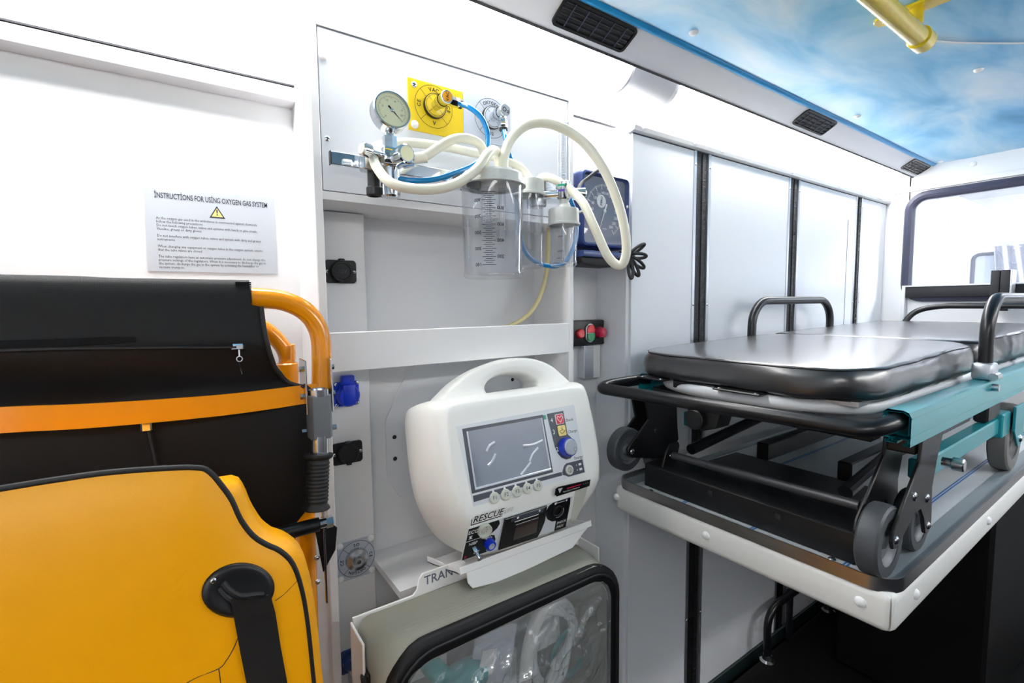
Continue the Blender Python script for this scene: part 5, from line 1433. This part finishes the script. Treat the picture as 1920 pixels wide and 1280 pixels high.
# ------------------------------------------------------------------ stretcher
sr = thing('stretcher', 'teal framed wheeled stretcher with black vinyl mattress', 'stretcher', (1.8, .55, .927))
RX0, RX1 = 1.0, 2.70
YN, YFR = .272, .853        # outer faces of the two side rails
def railprof(sgn):
    # a runs inward from the outer face, b up
    P = [(0, 0), (0, .050), (.004, .058), (.012, .061), (.034, .061), (.040, .056), (.040, .048), (.0365, .048), (.0365, .056), (.012, .0575), (.0035, .052), (.0035, .018), (.040, .018), (.040, .045), (.0435, .045), (.0435, .018), (.0435, .0145),
         (.058, .0145), (.058, .012), (.070, .012), (.070, .0085), (.050, .0085), (.0435, .0145 - .003), (.030, .0115), (.030, .007), (.036, .007), (.036, .0035), (.018, .0035), (.018, .007), (.0265, .007), (.0265, .0115), (.0035, .0115), (.0035, .0035), (.010, .0035), (.010, 0)]
    return P
for sgn, y in ((1, YN), (-1, YFR)):
    g = G(); P = railprof(sgn); zb = 1.152
    vs = []
    for x in (RX0, RX1): vs += [(x, y + sgn * a, zb + b) for a, b in P]
    n = len(P)
    fs = [(k, (k + 1) % n, n + (k + 1) % n, n + k) for k in range(n)]
    g.raw(vs, fs)
    rl = g.build('side_rail', 'teal', sr, angle=30)
    for z in (1.168, 1.200): G().box(RX0 + .002, RX1, min(y - sgn * .0006, y + sgn * .001), max(y - sgn * .0006, y + sgn * .001), z - .0008, z + .0008).build('rail_groove', 'teal', rl)
# U handle at the foot end
yc0, yc1 = YN + .023, YFR - .023
G().tube(fillet([(RX0 + .06, yc0, 1.197), (RX0 - .015, yc0, 1.190), (.948, yc0 + .02, 1.180), (.885, .884, 1.180), (.935, .886, 1.186), (RX0 + .06, yc1 + .012, 1.197)], .05, 8), .0145, 16, smooth=False).build('lift_handle', 'black_satin', sr, angle=80)
# silver litter frame under the mattress
lf = fillet([(2.65, YN + .075, 1.198), (1.05, YN + .075, 1.198), (.985, YN + .19, 1.196), (.972, YFR - .17, 1.196), (1.02, YFR - .06, 1.198), (2.65, YFR - .06, 1.198)], .09, 8)
G().tube(lf, .0140, 14, smooth=False).build('litter_tube', 'silver_frame', sr, angle=80)
G().box(1.01, 2.65, YN + .08, YFR - .065, 1.205, 1.214).build('litter_deck', 'alu', sr)
for y0, y1 in ((.735, .815), (.50, .605)):
    hp_ = G().box(.946, .990, y0, y1, 1.2095, 1.2140, .002, 1).build('hinge_plate', 'black_plastic', sr)
    for y in (y0 + .012, y1 - .012): screw(hp_, (.953, y, 1.2135), (-.3, 0, 1), .0045, 'steel')
G().box(.972, .990, .615, .725, 1.195, 1.213, .002, 1).build('catch_block', 'black_plastic', sr)
rc = G().cyl((.968, .665, 1.128), (1.03, .665, 1.128), .024, n=28, b=.003).build('release_knob', 'black_plastic', sr)
G().prism([(.60, 1.165), (.70, 1.165), (.685, 1.118), (.655, 1.10), (.615, 1.115)], (.985, 0, 0), (0, 1, 0), (0, 0, 1), .05, .003, 1).build('release_bracket', 'black_plastic', sr)
G().box(.99, 1.03, YN + .05, YFR - .05, 1.150, 1.185, .004, 1).build('end_crossbar', 'black_satin', sr)
G().box(1.60, 1.64, YN + .04, YFR - .04, 1.150, 1.185, .004, 1).build('middle_crossbar', 'black_satin', sr)

# mattress
def mattress(x0, x1, y0, y1, zb, zt0, zt1, rc_, seed, name, parent):
    cx, cy = (x0 + x1) / 2, (y0 + y1) / 2; w, d = x1 - x0, y1 - y0
    outline = rrect(w, d, rc_, 9, cx, cy)
    dense = []
    for (xa, ya), (xb, yb) in zip(outline, outline[1:] + outline[:1]):
        L = math.hypot(xb - xa, yb - ya); k = max(1, int(L / .025))
        for i in range(k): dense.append((xa + (xb - xa) * i / k, ya + (yb - ya) * i / k))
    n = len(dense); rows = []
    nz = lambda x, y, z, f=10: noise.noise(Vector((x * f + seed, y * f, z * f)))
    prof = [(.90, 0), (.975, .0), (.995, .12), (1.003, .35), (1.0, .62), (.985, .86), (.972, .94), (.962, .985), (.945, 1.0), (.86, 1.03), (.7, 1.05), (.5, 1.06), (.28, 1.06), (.1, 1.06)]
    vs = []; fs = []
    for s, h in prof:
        for x, y in dense:
            # shrink by an absolute margin so that the long sides keep their line
            mx = (1 - s) * d / 2
            X = cx + (x - cx) * max(0.02, 1 - 2 * mx / w) if s > .5 else cx + (x - cx) * (1 - 2 * (1 - s) * d / 2 / w)
            Y = cy + (y - cy) * s
            t = (X - x0) / w
            zt = zt0 + (zt1 - zt0) * t
            z = zb + (zt - zb) * min(h, 1) + (.004 * (h - 1) / .06 if h > 1 else 0)
            if .05 < h < .95:
                k = .007 * nz(X, Y, z, 14) + .004 * nz(X, Y, z * .5, 34)
                X += (X - cx) / (w / 2) * k; Y += (Y - cy) / (d / 2) * k
            if h >= .95: z += .0012 * nz(X, Y, 0, 7) + .0004 * nz(X * .5, Y, 3, 20)
            if h == 0 and s > .95: z += .004 * nz(X, Y, 1, 22)
            vs.append((X, Y, z))
    m = len(prof)
    for r in range(m - 1):
        for k in range(n): fs.append((r * n + k, r * n + (k + 1) % n, (r + 1) * n + (k + 1) % n, (r + 1) * n + k))
    fs.append(tuple(range(n))); fs.append(tuple(range((m - 1) * n, m * n)))
    o = G().raw(vs, fs).build(name, 'black_vinyl', parent, angle=70)
    sm = [Vector(vs[6 * n + k]) + (Vector(vs[6 * n + k]) - Vector((cx, cy, vs[6 * n + k][2]))).normalized() * .0012 for k in range(n)]
    G().tube(sm, .0015, 5, smooth=False, closed=True).build('seam', 'black_rubber', o)
    return o
mattress(.965, 1.70, .325, .872, 1.214, 1.274, 1.290, .125, 1.0, 'mattress', sr)
mattress(1.690, 2.66, .325, .872, 1.214, 1.290, 1.306, .05, 5.0, 'mattress', sr)

# folding side guards
def guard(y, sgn):
    pts = [(1.545, y, 1.225), (1.545, y, 1.352), (1.60, y, 1.4015), (2.06, y, 1.4015), (2.115, y, 1.352), (2.115, y, 1.225)]
    gd = G().tube(fillet(pts, .05, 7), .0135, 14, smooth=False).build('side_guard', 'black_satin', sr, angle=80)
    for x in (1.545, 2.115):
        G().box(x - .026, x + .026, y - .019, y + .019, 1.213, 1.252, .006, 2).build('pivot_block', 'alu', gd)
        G().cyl((x - .03, y - sgn * .02, 1.222), (x + .01, y - sgn * .02, 1.222), .009, n=14).build('pivot_pin', 'steel', gd)
        G().cyl((x - .02, y - sgn * .018, 1.198), (x - .02, y - sgn * .030, 1.198), .0085, n=16).build('pivot_bolt', 'steel', gd)
guard(YN + .018, 1)
guard(YFR - .004, -1)
G().tube(fillet([(2.62, .80, 1.22), (2.66, .74, 1.35), (2.68, .66, 1.372), (2.68, .38, 1.372), (2.66, .31, 1.35), (2.62, .29, 1.22)], .05, 6), .012, 12, smooth=False).build('head_rail', 'black_satin', sr, angle=80)

# wheels and black leg plates
def wheel(parent, c, r, w, hub='wheel_hub', tyre='wheel_rubber', name='wheel'):
    c = Vector(c)
    prof = [(r * .66, -w / 2), (r * .93, -w / 2), (r * .985, -w * .40), (r, -w * .22), (r, w * .22), (r * .985, w * .40), (r * .93, w / 2), (r * .66, w / 2)]
    wl = G().lathe(prof, c, (0, 1, 0), 40, closed=True).build(name, tyre, parent)
    G().lathe([(0, -w * .34), (r * .18, -w * .34), (r * .2, -w * .30), (r * .26, -w * .14), (r * .52, -w * .18), (r * .60, -w * .40), (r * .66, -w * .46), (r * .665, w * .46), (r * .60, w * .40), (r * .52, w * .18), (r * .26, w * .14), (r * .2, w * .34), (0, w * .34)], c, (0, 1, 0), 32).build('hub', hub, wl)
    return wl
def leg_plate(poly, y, name='leg_plate'):
    return G().prism(poly, (0, y, 0), (1, 0, 0), (0, 0, 1), .006, .0015, 1).build(name, 'black_plastic', sr)
# near pair
wheel(sr, (.972, .300, .990), .0625, .034)
wheel(sr, (1.128, .300, .984), .0570, .032)
near = [(1.075, 1.152), (1.20, 1.158), (1.165, 1.10), (1.145, 1.05), (1.152, .985), (1.148, .968), (1.134, .962), (1.118, .968), (1.105, 1.0), (1.085, 1.022), (1.05, 1.02), (.990, .990), (.975, .982), (.958, .986), (.952, 1.0), (.957, 1.018), (1.025, 1.075), (1.068, 1.112)]
for y in (.281, .333):
    lp = leg_plate(near, y)
    if y < .3:
        for x, z, r in ((.970, .998, .0075), (1.134, .978, .0075), (1.048, 1.055, .0085), (1.118, 1.035, .0085)): screw(lp, (x, y - .006, z), (0, -1, 0), r, 'steel')
G().cyl((1.20, .276, 1.088), (1.20, .225 + .02, 1.088), .009, n=16).cyl((1.20, .262, 1.088), (1.20, .243, 1.088), .0125, n=16, b=.002).build('lock_pin', 'steel', sr)
G().box(1.08, 1.19, .284, .330, 1.12, 1.152, .003, 1).build('leg_block', 'black_plastic', sr)
# far pair
wheel(sr, (.938, .842, 1.022), .0560, .030)
wheel(sr, (1.075, .842, .990), .0560, .030)
far = [(.985, 1.150), (1.115, 1.150), (1.122, 1.06), (1.128, 1.02), (1.10, .985), (1.07, .975), (.955, 1.000), (.938, 1.004), (.924, 1.012), (.922, 1.028), (.930, 1.038), (1.000, 1.094)]
for y in (.824, .868):
    lp = leg_plate(far, y)
    if y < .85:
        for x, z, r in ((.938, 1.020, .0075), (1.03, 1.06, .0075), (1.085, 1.085, .0075)): screw(lp, (x, y - .006, z), (0, -1, 0), r, 'steel' if x < .95 else 'dark_pad')
# teal under frame and castors
for y0 in (.290, .80):
    G().box(1.16, 1.80, y0, y0 + .028, 1.052, 1.092, .003, 1).build('lower_tube', 'teal', sr)
    G().box(1.72, 1.80, y0 - .008, y0 + .036, 1.042, 1.104, .003, 1).build('tube_joint', 'teal', sr)
    G().box(1.62, 1.74, y0 + .002, y0 + .03, 1.095, 1.150, .004, 1).build('mount_block', 'black_plastic', sr)
    wheel(sr, (1.87, y0 + .012, 1.020), .093, .04, 'black_plastic', 'castor_rubber', 'castor')
    G().prism([(1.80, 1.115), (1.90, 1.115), (1.905, 1.03), (1.885, 1.0), (1.855, 1.0), (1.80, 1.05)], (0, y0 - .012, 0), (1, 0, 0), (0, 0, 1), .006, .001, 1).build('castor_fork', 'teal', sr)
    G().dome((1.87, y0 - .018, 1.020), (0, -1, 0), .010, .006).build('axle_cap', 'steel', sr)
for y in (.44, .63): G().box(1.24, 2.2, y, y + .03, .985, 1.03, .003, 1).build('scissor_arm', 'black_satin', sr)
G().box(1.13, 2.3, .785, .797, .965, .985, .002, 1).build('guide_channel', 'silver_frame', sr)
for a, b in (((1.10, .76, 1.01), (2.1, .74, 1.13)), ((1.10, .40, 1.01), (2.1, .42, 1.13))):
    G().tube([a, b], .014, 10, smooth=False).build('strut', 'black_satin', sr)

# loading tray with roller bar that holds the stretcher on the platform
lt = thing('loading_tray', 'black loading tray with grey roller bar at the foot of the stretcher', 'tray', (1.04, .57, .927))
G().prism([(.974, .9275), (1.40, .9275), (1.40, .935), (1.12, .940), (1.10, .982), (1.09, .986), (.980, .986), (.974, .982)], (0, .808, 0), (1, 0, 0), (0, 0, 1), .808 - .335, .0015, 1).build('tray', 'black_plastic', lt)
G().cyl((1.015, .345, 1.022), (1.015, .752, 1.012), .0095, n=18).build('roller_bar', 'roller_grey', lt)
for y in (.760, .338):
    pl = G().prism([(.982, .985), (1.035, .985), (1.050, 1.03), (1.045, 1.040), (1.012, 1.040), (.995, 1.022)], (0, y + .003, 0), (1, 0, 0), (0, 0, 1), .005, .001, 1).build('bar_plate', 'black_plastic', lt)
    screw(pl, (1.015, y - .002, 1.010), (0, -1, 0), .006, 'steel')
for y in (.62, .47): G().box(.9725, .9745, y - .005, y + .005, .962, .972).build('mark', 'seam_dark', lt)
